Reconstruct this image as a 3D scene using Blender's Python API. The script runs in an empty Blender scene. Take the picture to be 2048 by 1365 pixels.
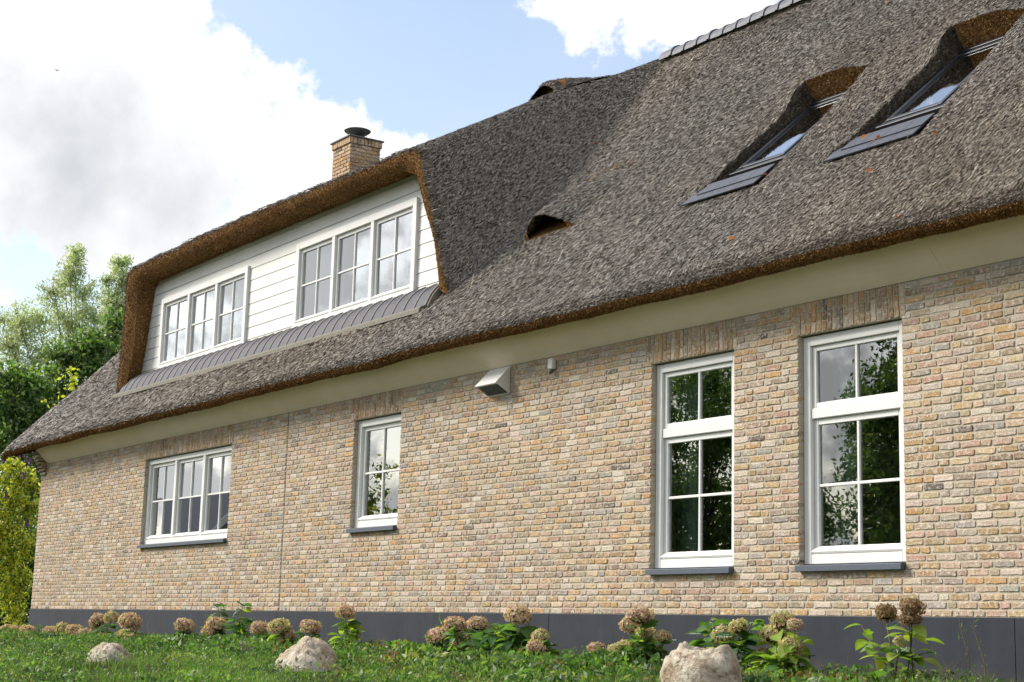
import bpy, math
import numpy as np
from mathutils import Matrix, Vector

rng = np.random.default_rng(7)
S = bpy.context.scene
COL = S.collection

# ------------------------------------------------------------------ camera
CAMP = np.array([0.0, -10.1155, -0.2189])
FL, YAW, PITCH, ROLL = 3218.39, -0.97306, 0.179805, 0.027364
fw = np.array([math.sin(YAW)*math.cos(PITCH), math.cos(YAW)*math.cos(PITCH), math.sin(PITCH)])
r0 = np.array([math.cos(YAW), -math.sin(YAW), 0.0]); u0 = np.cross(r0, fw)
rt = math.cos(ROLL)*r0 + math.sin(ROLL)*u0
up = -math.sin(ROLL)*r0 + math.cos(ROLL)*u0
cam = bpy.data.cameras.new('camera'); cam.sensor_width = 36; cam.lens = FL/2048*36
cam.clip_start = 0.1; cam.clip_end = 3000
co = bpy.data.objects.new('camera', cam); COL.objects.link(co)
m = Matrix.Identity(4)
for i in range(3):
    m[i][0], m[i][1], m[i][2], m[i][3] = rt[i], up[i], -fw[i], CAMP[i]
co.matrix_world = m
S.camera = co

def ray(px, py): return fw + rt*(px-1024)/FL + up*(682.5-py)/FL
def atZ(px, py, Z): return CAMP + ray(px, py)*Z
def atY(px, py, y):
    v = ray(px, py); return CAMP + v*((y-CAMP[1])/v[1])
def udir(px, py):
    v = ray(px, py); return v/np.linalg.norm(v)

# ------------------------------------------------------------------ sky, sun, exposure
SUN = np.array([-0.64, -0.50, 0.60]); SUN /= np.linalg.norm(SUN)
EXPOSURE = 0.55
S.view_settings.view_transform = 'Standard'; S.view_settings.look = 'None'
S.view_settings.exposure = EXPOSURE; S.view_settings.gamma = 1
W = bpy.data.worlds.new('World'); S.world = W; W.use_nodes = True
nt = W.node_tree; nt.nodes.clear()
def N(t, nt=nt, **k):
    n = nt.nodes.new(t)
    for a, b in k.items(): setattr(n, a, b)
    return n
def math_node(nt, op, a, b=None, c=None, clamp=False):
    n = nt.nodes.new('ShaderNodeMath'); n.operation = op; n.use_clamp = clamp
    for i, v in enumerate((a, b, c)):
        if v is None: continue
        if isinstance(v, (int, float)): n.inputs[i].default_value = v
        else: nt.links.new(v, n.inputs[i])
    return n.outputs[0]
out = N('ShaderNodeOutputWorld'); bg = N('ShaderNodeBackground')
sky = N('ShaderNodeTexSky'); sky.sky_type = 'NISHITA'; sky.sun_disc = False
sky.sun_elevation = math.asin(SUN[2]); sky.sun_rotation = math.atan2(SUN[0], SUN[1])
sky.air_density = 1.0; sky.dust_density = 1.2; sky.ozone_density = 0.0
skys = N('ShaderNodeVectorMath', operation='SCALE'); nt.links.new(sky.outputs[0], skys.inputs[0]); skys.inputs['Scale'].default_value = 0.15
tc = N('ShaderNodeTexCoord'); D = tc.outputs['Generated']
def noise(nt, vec, scale, detail=6, rough=0.55, dist=0.0):
    n = nt.nodes.new('ShaderNodeTexNoise'); nt.links.new(vec, n.inputs['Vector'])
    n.inputs['Scale'].default_value = scale; n.inputs['Detail'].default_value = detail
    n.inputs['Roughness'].default_value = rough; n.inputs['Distortion'].default_value = dist
    return n.outputs['Fac']
def blob(px, py, r):
    d = N('ShaderNodeVectorMath', operation='DISTANCE'); nt.links.new(D, d.inputs[0]); d.inputs[1].default_value = tuple(udir(px, py))
    return math_node(nt, 'SUBTRACT', r/FL, d.outputs['Value'])
def union(bl):
    a = blob(*bl[0])
    for b in bl[1:]:
        n = nt.nodes.new('ShaderNodeMath'); n.operation = 'SMOOTH_MAX'; nt.links.new(a, n.inputs[0]); nt.links.new(blob(*b), n.inputs[1]); n.inputs[2].default_value = 0.006
        a = n.outputs[0]
    return a
n1 = noise(nt, D, 34, 9, 0.60); n2 = noise(nt, D, 6.5, 6, 0.55); n3 = noise(nt, D, 11, 5, 0.5)
clouds = union([(110, 60, 250), (290, 120, 165), (400, 190, 150), (500, 210, 120), (560, 300, 150), (690, 330, 110), (790, 390, 130), (250, 330, 260), (560, 480, 190), (60, 330, 140), (330, 560, 130),
                (1185, -30, 120), (1300, -10, 110), (1085, -5, 45), (1440, 20, 120), (120, 570, 48), (20, 600, 50), (230, 600, 60)])
edge = math_node(nt, 'ADD', clouds, math_node(nt, 'MULTIPLY', math_node(nt, 'SUBTRACT', n1, 0.5), 0.085))
m1 = N('ShaderNodeMapRange', interpolation_type='SMOOTHSTEP'); nt.links.new(edge, m1.inputs['Value'])
m1.inputs['From Min'].default_value = -0.004; m1.inputs['From Max'].default_value = 0.012
# cumulus over the rest of the sky
far = blob(700, 300, 1250)
rest = math_node(nt, 'MULTIPLY', math_node(nt, 'ADD', n2, math_node(nt, 'MULTIPLY', n1, 0.25)), 1.0)
m2 = N('ShaderNodeMapRange', interpolation_type='SMOOTHSTEP'); nt.links.new(rest, m2.inputs['Value'])
m2.inputs['From Min'].default_value = 0.57; m2.inputs['From Max'].default_value = 0.66
m3 = N('ShaderNodeMapRange', interpolation_type='SMOOTHSTEP'); nt.links.new(far, m3.inputs['Value'])
m3.inputs['From Min'].default_value = 0.06; m3.inputs['From Max'].default_value = -0.06
mask = math_node(nt, 'MAXIMUM', m1.outputs[0], math_node(nt, 'MULTIPLY', m2.outputs[0], m3.outputs[0]))
mask = math_node(nt, 'MAXIMUM', mask, math_node(nt, 'ADD', 0.06, math_node(nt, 'MULTIPLY', n2, 0.22)))   # thin high veil
grey = math_node(nt, 'ADD', union([(100, 330, 250), (360, 420, 190), (30, 260, 150), (560, 420, 60)]), math_node(nt, 'ADD', math_node(nt, 'MULTIPLY', math_node(nt, 'SUBTRACT', n3, 0.5), 0.22), math_node(nt, 'MULTIPLY', math_node(nt, 'SUBTRACT', n1, 0.5), 0.10)))
mg = N('ShaderNodeMapRange', interpolation_type='SMOOTHSTEP'); nt.links.new(grey, mg.inputs['Value'])
mg.inputs['From Min'].default_value = -0.07; mg.inputs['From Max'].default_value = 0.16
mgo = math_node(nt, 'MAXIMUM', mg.outputs[0], math_node(nt, 'MULTIPLY', m3.outputs[0], math_node(nt, 'MULTIPLY', n3, 0.35)))
cc = N('ShaderNodeMix', data_type='RGBA'); nt.links.new(mgo, cc.inputs['Factor'])
cc.inputs['A'].default_value = (0.80, 0.80, 0.805, 1); cc.inputs['B'].default_value = (0.42, 0.44, 0.47, 1)
mx = N('ShaderNodeMix', data_type='RGBA'); nt.links.new(mask, mx.inputs['Factor'])
nt.links.new(skys.outputs[0], mx.inputs['A']); nt.links.new(cc.outputs['Result'], mx.inputs['B'])
nt.links.new(mx.outputs['Result'], bg.inputs['Color']); bg.inputs['Strength'].default_value = 1.0
nt.links.new(bg.outputs[0], out.inputs['Surface'])

sl = bpy.data.lights.new('sun', 'SUN'); sl.energy = 4.0; sl.angle = math.radians(20.0); sl.color = (1.0, 0.95, 0.87)
so = bpy.data.objects.new('sun', sl); COL.objects.link(so)
so.rotation_euler = Vector(tuple(SUN)).to_track_quat('Z', 'Y').to_euler(); so.location = (-20, 5, 40)

# ------------------------------------------------------------------ helpers
def np_mesh(name, V, F, mats, attr=None, mat_idx=None, smooth=False):
    """V (n,3); F (m,k) constant k, or list of such arrays"""
    Fs = F if isinstance(F, list) and np.ndim(F[0]) == 2 else [F]
    Fs = [np.asarray(f, np.int32) for f in Fs if len(f)]
    V = np.asarray(V, np.float32)
    me = bpy.data.meshes.new(name)
    me.vertices.add(len(V)); me.vertices.foreach_set('co', V.ravel())
    nl = sum(f.size for f in Fs); nf = sum(len(f) for f in Fs)
    me.loops.add(nl); me.polygons.add(nf)
    me.loops.foreach_set('vertex_index', np.concatenate([f.ravel() for f in Fs]))
    tot = np.concatenate([np.full(len(f), f.shape[1], np.int32) for f in Fs])
    st = np.concatenate([[0], np.cumsum(tot)[:-1]]).astype(np.int32)
    me.polygons.foreach_set('loop_start', st); me.polygons.foreach_set('loop_total', tot)
    if mat_idx is not None: me.polygons.foreach_set('material_index', np.asarray(mat_idx, np.int32))
    me.polygons.foreach_set('use_smooth', np.full(nf, bool(smooth)))
    for mt in (mats if isinstance(mats, (list, tuple)) else [mats]): me.materials.append(mt)
    if attr is not None:
        dom, A = attr
        a = me.attributes.new('Col', 'FLOAT_COLOR', dom)
        A = np.asarray(A, np.float32)
        if A.shape[1] == 3: A = np.concatenate([A, np.ones((len(A), 1), np.float32)], 1)
        a.data.foreach_set('color', A.ravel())
    me.update(calc_edges=True); me.validate()
    return me
def link(name, me, parent=None, **props):
    o = bpy.data.objects.new(name, me); COL.objects.link(o)
    if parent is not None: o.parent = parent
    for k, v in props.items(): o[k] = v
    return o
def thing(name, label, cat, loc=(0, 0, 0), group=None):
    o = bpy.data.objects.new(name, None); COL.objects.link(o); o.location = tuple(float(v) for v in loc); o.empty_display_size = 0.2
    o['label'] = label; o['category'] = cat
    if group: o['group'] = group
    return o

class MB:
    def __init__(s): s.v = []; s.f = {}
    def n(s): return sum(len(a) for a in s.v)
    def add(s, V, F):
        b = s.n(); V = np.asarray(V, float); s.v.append(V)
        for q in F: s.f.setdefault(len(q), []).append([b+i for i in q])
    def box(s, x0, x1, y0, y1, z0, z1, bev=0.0):
        if bev <= 0:
            V = [(x, y, z) for x in (x0, x1) for y in (y0, y1) for z in (z0, z1)]
            s.add(V, [(0, 1, 3, 2), (4, 6, 7, 5), (0, 4, 5, 1), (2, 3, 7, 6), (0, 2, 6, 4), (1, 5, 7, 3)]); return
        b = bev; X = (x0, x1); Yy = (y0, y1); Z = (z0, z1); V = []; idx = {}
        for i in (0, 1):
            for j in (0, 1):
                for k in (0, 1):
                    sx, sy, sz = (1, -1)[i], (1, -1)[j], (1, -1)[k]
                    for a, d in enumerate(((0, b*sy, b*sz), (b*sx, 0, b*sz), (b*sx, b*sy, 0))):
                        idx[i, j, k, a] = len(V); V.append((X[i]+d[0], Yy[j]+d[1], Z[k]+d[2]))
        F = []
        for i in (0, 1): F.append([idx[i, j, k, 0] for j, k in ((0, 0), (1, 0), (1, 1), (0, 1))][::(-1 if i == 0 else 1)])
        for j in (0, 1): F.append([idx[i, j, k, 1] for i, k in ((0, 0), (0, 1), (1, 1), (1, 0))][::(-1 if j == 0 else 1)])
        for k in (0, 1): F.append([idx[i, j, k, 2] for i, j in ((0, 0), (1, 0), (1, 1), (0, 1))][::(-1 if k == 0 else 1)])
        for i in (0, 1):
            for j in (0, 1): F.append([idx[i, j, 0, 0], idx[i, j, 1, 0], idx[i, j, 1, 1], idx[i, j, 0, 1]])
            for k in (0, 1): F.append([idx[i, 0, k, 0], idx[i, 1, k, 0], idx[i, 1, k, 2], idx[i, 0, k, 2]])
        for j in (0, 1):
            for k in (0, 1): F.append([idx[0, j, k, 1], idx[1, j, k, 1], idx[1, j, k, 2], idx[0, j, k, 2]])
        for i in (0, 1):
            for j in (0, 1):
                for k in (0, 1): F.append([idx[i, j, k, a] for a in (0, 1, 2)])
        s.add(V, F)
    def prism(s, pts, a0, a1, axis='x'):
        n = len(pts); V = []
        for a in (a0, a1):
            for p, q in pts:
                V.append({'x': (a, p, q), 'y': (p, a, q), 'z': (p, q, a)}[axis])
        F = [[i, (i+1) % n, n+(i+1) % n, n+i] for i in range(n)]
        s.add(V, F + [list(range(n))[::-1], list(range(n, 2*n))])
    def tube(s, pts, rad, k=6):
        pts = [np.asarray(p, float) for p in pts]; V = []; n = len(pts)
        for i, p in enumerate(pts):
            t = pts[min(i+1, n-1)] - pts[max(i-1, 0)]; t /= np.linalg.norm(t)+1e-9
            a = np.cross(t, (0.3, 0.2, 0.93)) if abs(t[2]) < 0.9 else np.cross(t, (1, 0.1, 0)); a /= np.linalg.norm(a); b = np.cross(t, a)
            r = rad[i] if hasattr(rad, '__len__') else rad
            for j in range(k):
                th = 2*math.pi*j/k; V.append(p + r*(math.cos(th)*a + math.sin(th)*b))
        F = [[i*k+j, i*k+(j+1) % k, (i+1)*k+(j+1) % k, (i+1)*k+j] for i in range(n-1) for j in range(k)]
        F += [list(range(k))[::-1], [(n-1)*k+j for j in range(k)]]
        s.add(V, F)
    def lathe(s, prof, c, k=24):
        V = []; n = len(prof)
        for r, z in prof:
            for j in range(k):
                th = 2*math.pi*j/k; V.append((c[0]+r*math.cos(th), c[1]+r*math.sin(th), c[2]+z))
        s.add(V, [[i*k+j, i*k+(j+1) % k, (i+1)*k+(j+1) % k, (i+1)*k+j] for i in range(n-1) for j in range(k)])
    def mesh(s, name, mat, smooth=False):
        me = bpy.data.meshes.new(name)
        me.from_pydata(np.concatenate(s.v).tolist(), [], [q for k in s.f for q in s.f[k]])
        for mt in (mat if isinstance(mat, (list, tuple)) else [mat]): me.materials.append(mt)
        me.polygons.foreach_set('use_smooth', [bool(smooth)]*len(me.polygons))
        me.update(); return me
    def build(s, name, mat, parent=None, smooth=False, **pr): return link(name, s.mesh(name, mat, smooth), parent, **pr)

def vnoise(x, y, seed=0):
    """smooth value noise in [-1,1], vectorised"""
    x = np.asarray(x, float); y = np.asarray(y, float)
    xi = np.floor(x).astype(np.int64); yi = np.floor(y).astype(np.int64); fx = x-xi; fy = y-yi
    fx = fx*fx*(3-2*fx); fy = fy*fy*(3-2*fy)
    def h(a, b):
        n = (a*374761393 + b*668265263 + seed*1442695041) & 0xffffffff
        n = ((n ^ (n >> 13))*1274126177) & 0xffffffff
        return ((n ^ (n >> 16)) & 0xffff)/32767.5-1
    return (h(xi, yi)*(1-fx)+h(xi+1, yi)*fx)*(1-fy)+(h(xi, yi+1)*(1-fx)+h(xi+1, yi+1)*fx)*fy
def sst(x, a, b):
    t = np.clip((np.asarray(x, float)-a)/(b-a), 0, 1); return t*t*(3-2*t)

# ------------------------------------------------------------------ materials
def mat(name, color=None, rough=0.7, spec=0.3, build=None):
    mt = bpy.data.materials.new(name); mt.use_nodes = True
    t = mt.node_tree; b = t.nodes['Principled BSDF']
    b.inputs['Roughness'].default_value = rough; b.inputs['Specular IOR Level'].default_value = spec
    if color is not None: b.inputs['Base Color'].default_value = (*color, 1)
    if build: build(t, b)
    return mt
def ramp(t, fac, stops):
    r = t.nodes.new('ShaderNodeValToRGB'); t.links.new(fac, r.inputs[0]); e = r.color_ramp.elements
    while len(e) < len(stops): e.new(0.5)
    for i, (p, c) in enumerate(stops): e[i].position = p; e[i].color = (*c, 1) if len(c) == 3 else c
    return r.outputs[0]
def mixc(t, fac, a, b, mode='MIX'):
    n = t.nodes.new('ShaderNodeMix'); n.data_type = 'RGBA'; n.blend_type = mode
    for k, v in (('Factor', fac), ('A', a), ('B', b)):
        if isinstance(v, (int, float)): n.inputs[k].default_value = v
        elif isinstance(v, tuple): n.inputs[k].default_value = (*v, 1)
        else: t.links.new(v, n.inputs[k])
    return n.outputs['Result']
def objco(t): return t.nodes.new('ShaderNodeTexCoord').outputs['Object']
def geopos(t): return t.nodes.new('ShaderNodeNewGeometry').outputs['Position']
def scaled(t, vec, sc):
    m_ = t.nodes.new('ShaderNodeMapping'); t.links.new(vec, m_.inputs[0]); m_.inputs['Scale'].default_value = sc; return m_.outputs[0]
def bump(t, b, h, strength, dist):
    n = t.nodes.new('ShaderNodeBump'); n.inputs['Strength'].default_value = strength; n.inputs['Distance'].default_value = dist
    t.links.new(h, n.inputs['Height']); t.links.new(n.outputs[0], b.inputs['Normal'])
def attr(t): n = t.nodes.new('ShaderNodeAttribute'); n.attribute_name = 'Col'; return n.outputs['Color']

def b_brick(t, b):
    p = geopos(t); c = attr(t)
    f1 = noise(t, p, 26, 5, 0.65); f2 = noise(t, p, 90, 4, 0.6); f3 = noise(t, p, 9, 3, 0.5)
    lime = ramp(t, f1, [(0.0, (0, 0, 0)), (0.49, (0, 0, 0)), (0.58, (0.9, 0.9, 0.9)), (1, (1, 1, 1))])
    amt = math_node(t, 'MULTIPLY', lime, ramp(t, f3, [(0.36, (0.25,)*3), (0.58, (0.9,)*3)]))
    c1 = mixc(t, amt, c, (0.63, 0.565, 0.48))
    dark = ramp(t, f2, [(0.0, (0.35,)*3), (0.36, (0.62,)*3), (0.50, (0.98,)*3), (0.66, (1.14,)*3)])
    c2 = mixc(t, 1.0, c1, dark, 'MULTIPLY')
    rust = ramp(t, noise(t, p, 55, 3, 0.5), [(0.62, (0, 0, 0)), (0.70, (0.6,)*3)])
    c3 = mixc(t, rust, c2, (0.40, 0.20, 0.12))
    t.links.new(c3, b.inputs['Base Color'])
    h = math_node(t, 'ADD', f2, math_node(t, 'MULTIPLY', f1, 1.5)); bump(t, b, h, 0.9, 0.006)
M_brick = mat('brick', rough=0.9, spec=0.15, build=b_brick)
def b_mortar(t, b):
    p = geopos(t); f = noise(t, p, 60, 5, 0.7)
    t.links.new(ramp(t, f, [(0.2, (0.36, 0.315, 0.24)), (0.8, (0.52, 0.46, 0.365))]), b.inputs['Base Color']); bump(t, b, f, 0.6, 0.004)
M_mortar = mat('mortar', rough=0.95, spec=0.1, build=b_mortar)
def b_paint(col, var=0.06, gs=(3, 60, 60), st=0.15):
    def f(t, b):
        p = geopos(t); n_ = noise(t, scaled(t, p, gs), 1.0, 5, 0.6); g = noise(t, p, 1.7, 4, 0.6)
        lo = tuple(c*(1-var) for c in col); hi = tuple(min(1, c*(1+var)) for c in col)
        c = mixc(t, 1.0, ramp(t, g, [(0.3, lo), (0.7, hi)]), ramp(t, n_, [(0.2, (0.94,)*3), (0.6, (1.0,)*3)]), 'MULTIPLY')
        t.links.new(c, b.inputs['Base Color']); bump(t, b, n_, st, 0.002)
    return f
M_white = mat('white_paint', rough=0.38, spec=0.4, build=b_paint((0.74, 0.735, 0.705), 0.025, (4, 4, 4), 0.02))
M_board = mat('white_board', rough=0.5, spec=0.35, build=b_paint((0.70, 0.70, 0.66), 0.05, (2.5, 70, 45), 0.35))
M_fascia = mat('cream_fascia', rough=0.45, spec=0.35, build=b_paint((0.90, 0.765, 0.60), 0.05, (1.2, 40, 40), 0.08))
def b_plinth(t, b):
    p = geopos(t); f = noise(t, p, 2.2, 6, 0.7); g = noise(t, scaled(t, p, (6, 6, 0.8)), 1.0, 5, 0.7); k = noise(t, p, 160, 2, 0.5)
    c = mixc(t, 1.0, ramp(t, f, [(0.25, (0.019, 0.023, 0.032)), (0.75, (0.034, 0.039, 0.050))]), ramp(t, g, [(0.3, (0.86,)*3), (0.72, (1.25,)*3)]), 'MULTIPLY')
    c = mixc(t, ramp(t, k, [(0.70, (0,)*3), (0.78, (0.35,)*3)]), c, (0.16, 0.16, 0.16))
    sx = t.nodes.new('ShaderNodeSeparateXYZ'); t.links.new(p, sx.inputs[0]); zz = math_node(t, 'ADD', sx.outputs[2], math_node(t, 'MULTIPLY', math_node(t, 'SUBTRACT', noise(t, p, 4, 5, 0.7), 0.5), 0.5))
    c = mixc(t, ramp(t, math_node(t, 'MULTIPLY', math_node(t, 'ADD', zz, 0.62), 2.2, clamp=True), [(0.0, (0.55,)*3), (0.6, (0.0,)*3)]), c, (0.12, 0.10, 0.075))
    t.links.new(c, b.inputs['Base Color']); bump(t, b, k, 0.3, 0.002)
M_plinth = mat('plinth_render', rough=0.75, spec=0.25, build=b_plinth)
def b_stone(t, b):
    p = geopos(t); f = noise(t, p, 70, 4, 0.6)
    t.links.new(ramp(t, f, [(0.3, (0.062, 0.075, 0.098)), (0.7, (0.10, 0.12, 0.15))]), b.inputs['Base Color']); bump(t, b, f, 0.2, 0.002)
M_sill = mat('bluestone', rough=0.55, spec=0.35, build=b_stone)
M_tile = mat('glazed_tile', rough=0.62, spec=0.25, build=lambda t, b: t.links.new(ramp(t, noise(t, geopos(t), 14, 4, 0.6), [(0.3, (0.020, 0.022, 0.040)), (0.7, (0.045, 0.047, 0.075))]), b.inputs['Base Color']))
M_tmort = mat('tile_mortar', rough=0.95, spec=0.1, build=lambda t, b: t.links.new(ramp(t, noise(t, geopos(t), 40, 4, 0.6), [(0.3, (0.15, 0.14, 0.115)), (0.7, (0.25, 0.235, 0.195))]), b.inputs['Base Color']))
def b_stalk(t, b):
    t.links.new(attr(t), b.inputs['Base Color'])
M_reed = mat('weathered_reed', rough=0.5, spec=0.45, build=b_stalk)
M_cutreed = mat('fresh_reed_ends', rough=0.8, spec=0.15, build=b_stalk)
def b_thatch(t, b):
    p = geopos(t); f = noise(t, scaled(t, p, (60, 12, 12)), 1.0, 5, 0.7)
    t.links.new(ramp(t, f, [(0.3, (0.014, 0.011, 0.008)), (0.7, (0.10, 0.083, 0.066))]), b.inputs['Base Color']); bump(t, b, f, 1.0, 0.03)
M_thatch = mat('thatch_body', rough=0.9, spec=0.1, build=b_thatch)  # base colour kept near black, painting shade into gaps between the reeds
def b_cut(t, b):
    p = geopos(t); f = noise(t, p, 42, 5, 0.8); g = noise(t, p, 2.5, 3, 0.5)
    c = ramp(t, f, [(0.36, (0.04, 0.02, 0.008)), (0.52, (0.20, 0.105, 0.038)), (0.68, (0.40, 0.235, 0.10))])
    c = mixc(t, 1.0, c, ramp(t, g, [(0.3, (0.75,)*3), (0.7, (1.15,)*3)]), 'MULTIPLY')
    t.links.new(c, b.inputs['Base Color']); bump(t, b, f, 1.0, 0.02)
M_cut = mat('thatch_cut_edge', rough=0.95, spec=0.05, build=b_cut)
M_dark = mat('dark_grille', (0.02, 0.02, 0.022), 0.6)
M_black = mat('black_metal', (0.022, 0.024, 0.028), 0.38, 0.5)
M_alu = mat('dark_grey_metal', (0.03, 0.033, 0.042), 0.35, 0.5)
M_metal = mat('zinc', (0.10, 0.105, 0.105), 0.45, 0.5)
M_slate = mat('slate_tile', rough=0.45, spec=0.45, build=lambda t, b: t.links.new(ramp(t, noise(t, geopos(t), 25, 4, 0.6), [(0.3, (0.04, 0.044, 0.056)), (0.7, (0.08, 0.084, 0.10))]), b.inputs['Base Color']))
M_room = mat('room_plaster', (0.32, 0.30, 0.27), 0.9, 0.1)
M_floor = mat('room_floor', (0.10, 0.075, 0.05), 0.7, 0.2)
M_curt_g = mat('green_curtain', (0.20, 0.28, 0.22), 0.9, 0.1)
M_pane_sheet = mat('pale_pane_sheet', (0.78, 0.80, 0.84), 0.9, 0.1)
def glass():
    mt = bpy.data.materials.new('window_glass'); mt.use_nodes = True; t = mt.node_tree; t.nodes.clear()
    o = t.nodes.new('ShaderNodeOutputMaterial'); g = t.nodes.new('ShaderNodeBsdfGlossy'); tr = t.nodes.new('ShaderNodeBsdfTransparent'); mx_ = t.nodes.new('ShaderNodeMixShader')
    g.inputs['Roughness'].default_value = 0.0; g.inputs['Color'].default_value = (0.95, 0.97, 0.98, 1); tr.inputs['Color'].default_value = (0.86, 0.90, 0.89, 1)
    fr = t.nodes.new('ShaderNodeFresnel'); fr.inputs['IOR'].default_value = 1.5
    # two sheets of glass, coated surfaces: 1-(1-F)^5
    a = math_node(t, 'SUBTRACT', 1.0, fr.outputs[0]); a = math_node(t, 'POWER', a, 5.0); a = math_node(t, 'SUBTRACT', 1.0, a)
    bn = t.nodes.new('ShaderNodeBump'); bn.inputs['Strength'].default_value = 0.02; bn.inputs['Distance'].default_value = 0.01
    t.links.new(noise(t, geopos(t), 1.6, 1, 0.4), bn.inputs['Height']); t.links.new(bn.outputs[0], g.inputs['Normal'])
    t.links.new(a, mx_.inputs[0]); t.links.new(tr.outputs[0], mx_.inputs[1]); t.links.new(g.outputs[0], mx_.inputs[2]); t.links.new(mx_.outputs[0], o.inputs[0])
    return mt
M_glass = glass()
def leafmat(name, trans=0.45, rough=0.45):
    mt = bpy.data.materials.new(name); mt.use_nodes = True; t = mt.node_tree; b = t.nodes['Principled BSDF']; o = t.nodes['Material Output']
    c = attr(t); b.inputs['Roughness'].default_value = rough; b.inputs['Specular IOR Level'].default_value = 0.35
    t.links.new(c, b.inputs['Base Color'])
    tl = t.nodes.new('ShaderNodeBsdfTranslucent'); t.links.new(mixc(t, 1.0, c, (1.6, 1.7, 0.7), 'MULTIPLY'), tl.inputs['Color'])
    mx_ = t.nodes.new('ShaderNodeMixShader'); mx_.inputs[0].default_value = trans
    t.links.new(b.outputs[0], mx_.inputs[1]); t.links.new(tl.outputs[0], mx_.inputs[2]); t.links.new(mx_.outputs[0], o.inputs[0])
    return mt
M_leaf = leafmat('leaf'); M_petal = leafmat('dried_petal', 0.3, 0.8); M_grass = leafmat('grass_blade', 0.4, 0.5)
def b_bark(t, b):
    f = noise(t, scaled(t, geopos(t), (14, 14, 3)), 1.0, 5, 0.7); t.links.new(ramp(t, f, [(0.3, (0.05, 0.04, 0.03)), (0.7, (0.17, 0.14, 0.11))]), b.inputs['Base Color']); bump(t, b, f, 0.8, 0.02)
M_bark = mat('bark', rough=0.9, spec=0.1, build=b_bark)
M_stem = mat('stem', (0.12, 0.10, 0.045), 0.7, 0.2)
def b_rock(t, b):
    p = objco(t); f = noise(t, p, 5, 7, 0.65, 0.8); g = noise(t, p, 22, 5, 0.7); v = t.nodes.new('ShaderNodeTexVoronoi'); v.feature = 'DISTANCE_TO_EDGE'; v.inputs['Scale'].default_value = 5
    t.links.new(mixc(t, 0.35, p, t.nodes.new('ShaderNodeTexNoise').outputs['Color']), v.inputs['Vector'])
    c = ramp(t, f, [(0.30, (0.22, 0.145, 0.085)), (0.42, (0.48, 0.385, 0.275)), (0.54, (0.60, 0.53, 0.42)), (0.70, (0.70, 0.655, 0.57))])
    c = mixc(t, 1.0, c, ramp(t, g, [(0.30, (0.30, 0.25, 0.20)), (0.46, (0.95,)*3), (0.6, (1.08,)*3)]), 'MULTIPLY')
    t.links.new(c, b.inputs['Base Color'])
    h = math_node(t, 'ADD', math_node(t, 'MULTIPLY', g, 0.8), f); bump(t, b, h, 1.0, 0.06)
M_rock = mat('limestone', rough=0.95, spec=0.1, build=b_rock)
def b_ground(t, b):
    p = geopos(t); f = noise(t, p, 1.3, 6, 0.65); g = noise(t, p, 30, 5, 0.7)
    c = ramp(t, f, [(0.35, (0.045, 0.035, 0.022)), (0.55, (0.045, 0.065, 0.018)), (0.7, (0.06, 0.10, 0.025))])
    t.links.new(mixc(t, 1.0, c, ramp(t, g, [(0.3, (0.6,)*3), (0.7, (1.2,)*3)]), 'MULTIPLY'), b.inputs['Base Color']); bump(t, b, g, 1.0, 0.03)
M_ground = mat('lawn_soil', rough=0.95, spec=0.05, build=b_ground)

# ------------------------------------------------------------------ ground
GZ = -0.55
def ground_z(x, y):
    y = np.asarray(y, float)
    return GZ - 0.035*np.clip(-y-1.0, 0, 6.5) - 1.0*sst(-y, 7.3, 10.5) + 0.03*vnoise(np.asarray(x)*0.7, y*0.7, 3) + 0.012*vnoise(np.asarray(x)*3, y*3, 5)
gx = np.concatenate([[-900, -400, -200, -120, -80, -60], np.arange(-45, 6, 0.35), [10, 20, 40, 80, 200, 500, 900]])
gy = np.concatenate([[-900, -400, -200, -100, -60, -40, -25, -18], np.arange(-14, 2, 0.3), [3, 6, 12, 20, 30, 60, 120, 300, 900]])
GX, GY = np.meshgrid(gx, gy); GZZ = ground_z(GX, GY)
nu, nv = len(gx), len(gy)
def gridfaces(nv, nu):
    i = np.arange(nv-1)[:, None]*nu + np.arange(nu-1)[None]
    return np.stack([i, i+1, i+1+nu, i+nu], -1).reshape(-1, 4)
link('ground', np_mesh('ground', np.stack([GX, GY, GZZ], -1).reshape(-1, 3), gridfaces(nv, nu), M_ground, smooth=True), kind='structure')

# ------------------------------------------------------------------ HOUSE
house = thing('thatched_house', 'long brick house under a grey thatched roof with white dormer and white windows', 'house', (-19, 5, GZ))
HOFF = np.array([-19, 5, GZ])
def hpart(o):          # parts are modelled in world coordinates
    o.parent = house; o.location = tuple(float(-v) for v in HOFF); return o
XL, XR, HW, CH = -31.0, -4.0, 2.77, 0.0628
OPEN = {'w1': (-25.66, -22.25, 1.008, 2.48), 'w2': (-18.48, -17.275, 1.008, 2.48), 'w3': (-12.36, -11.145, 0.385, 2.48), 'w4': (-10.30, -9.08, 0.385, 2.48)}
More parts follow.
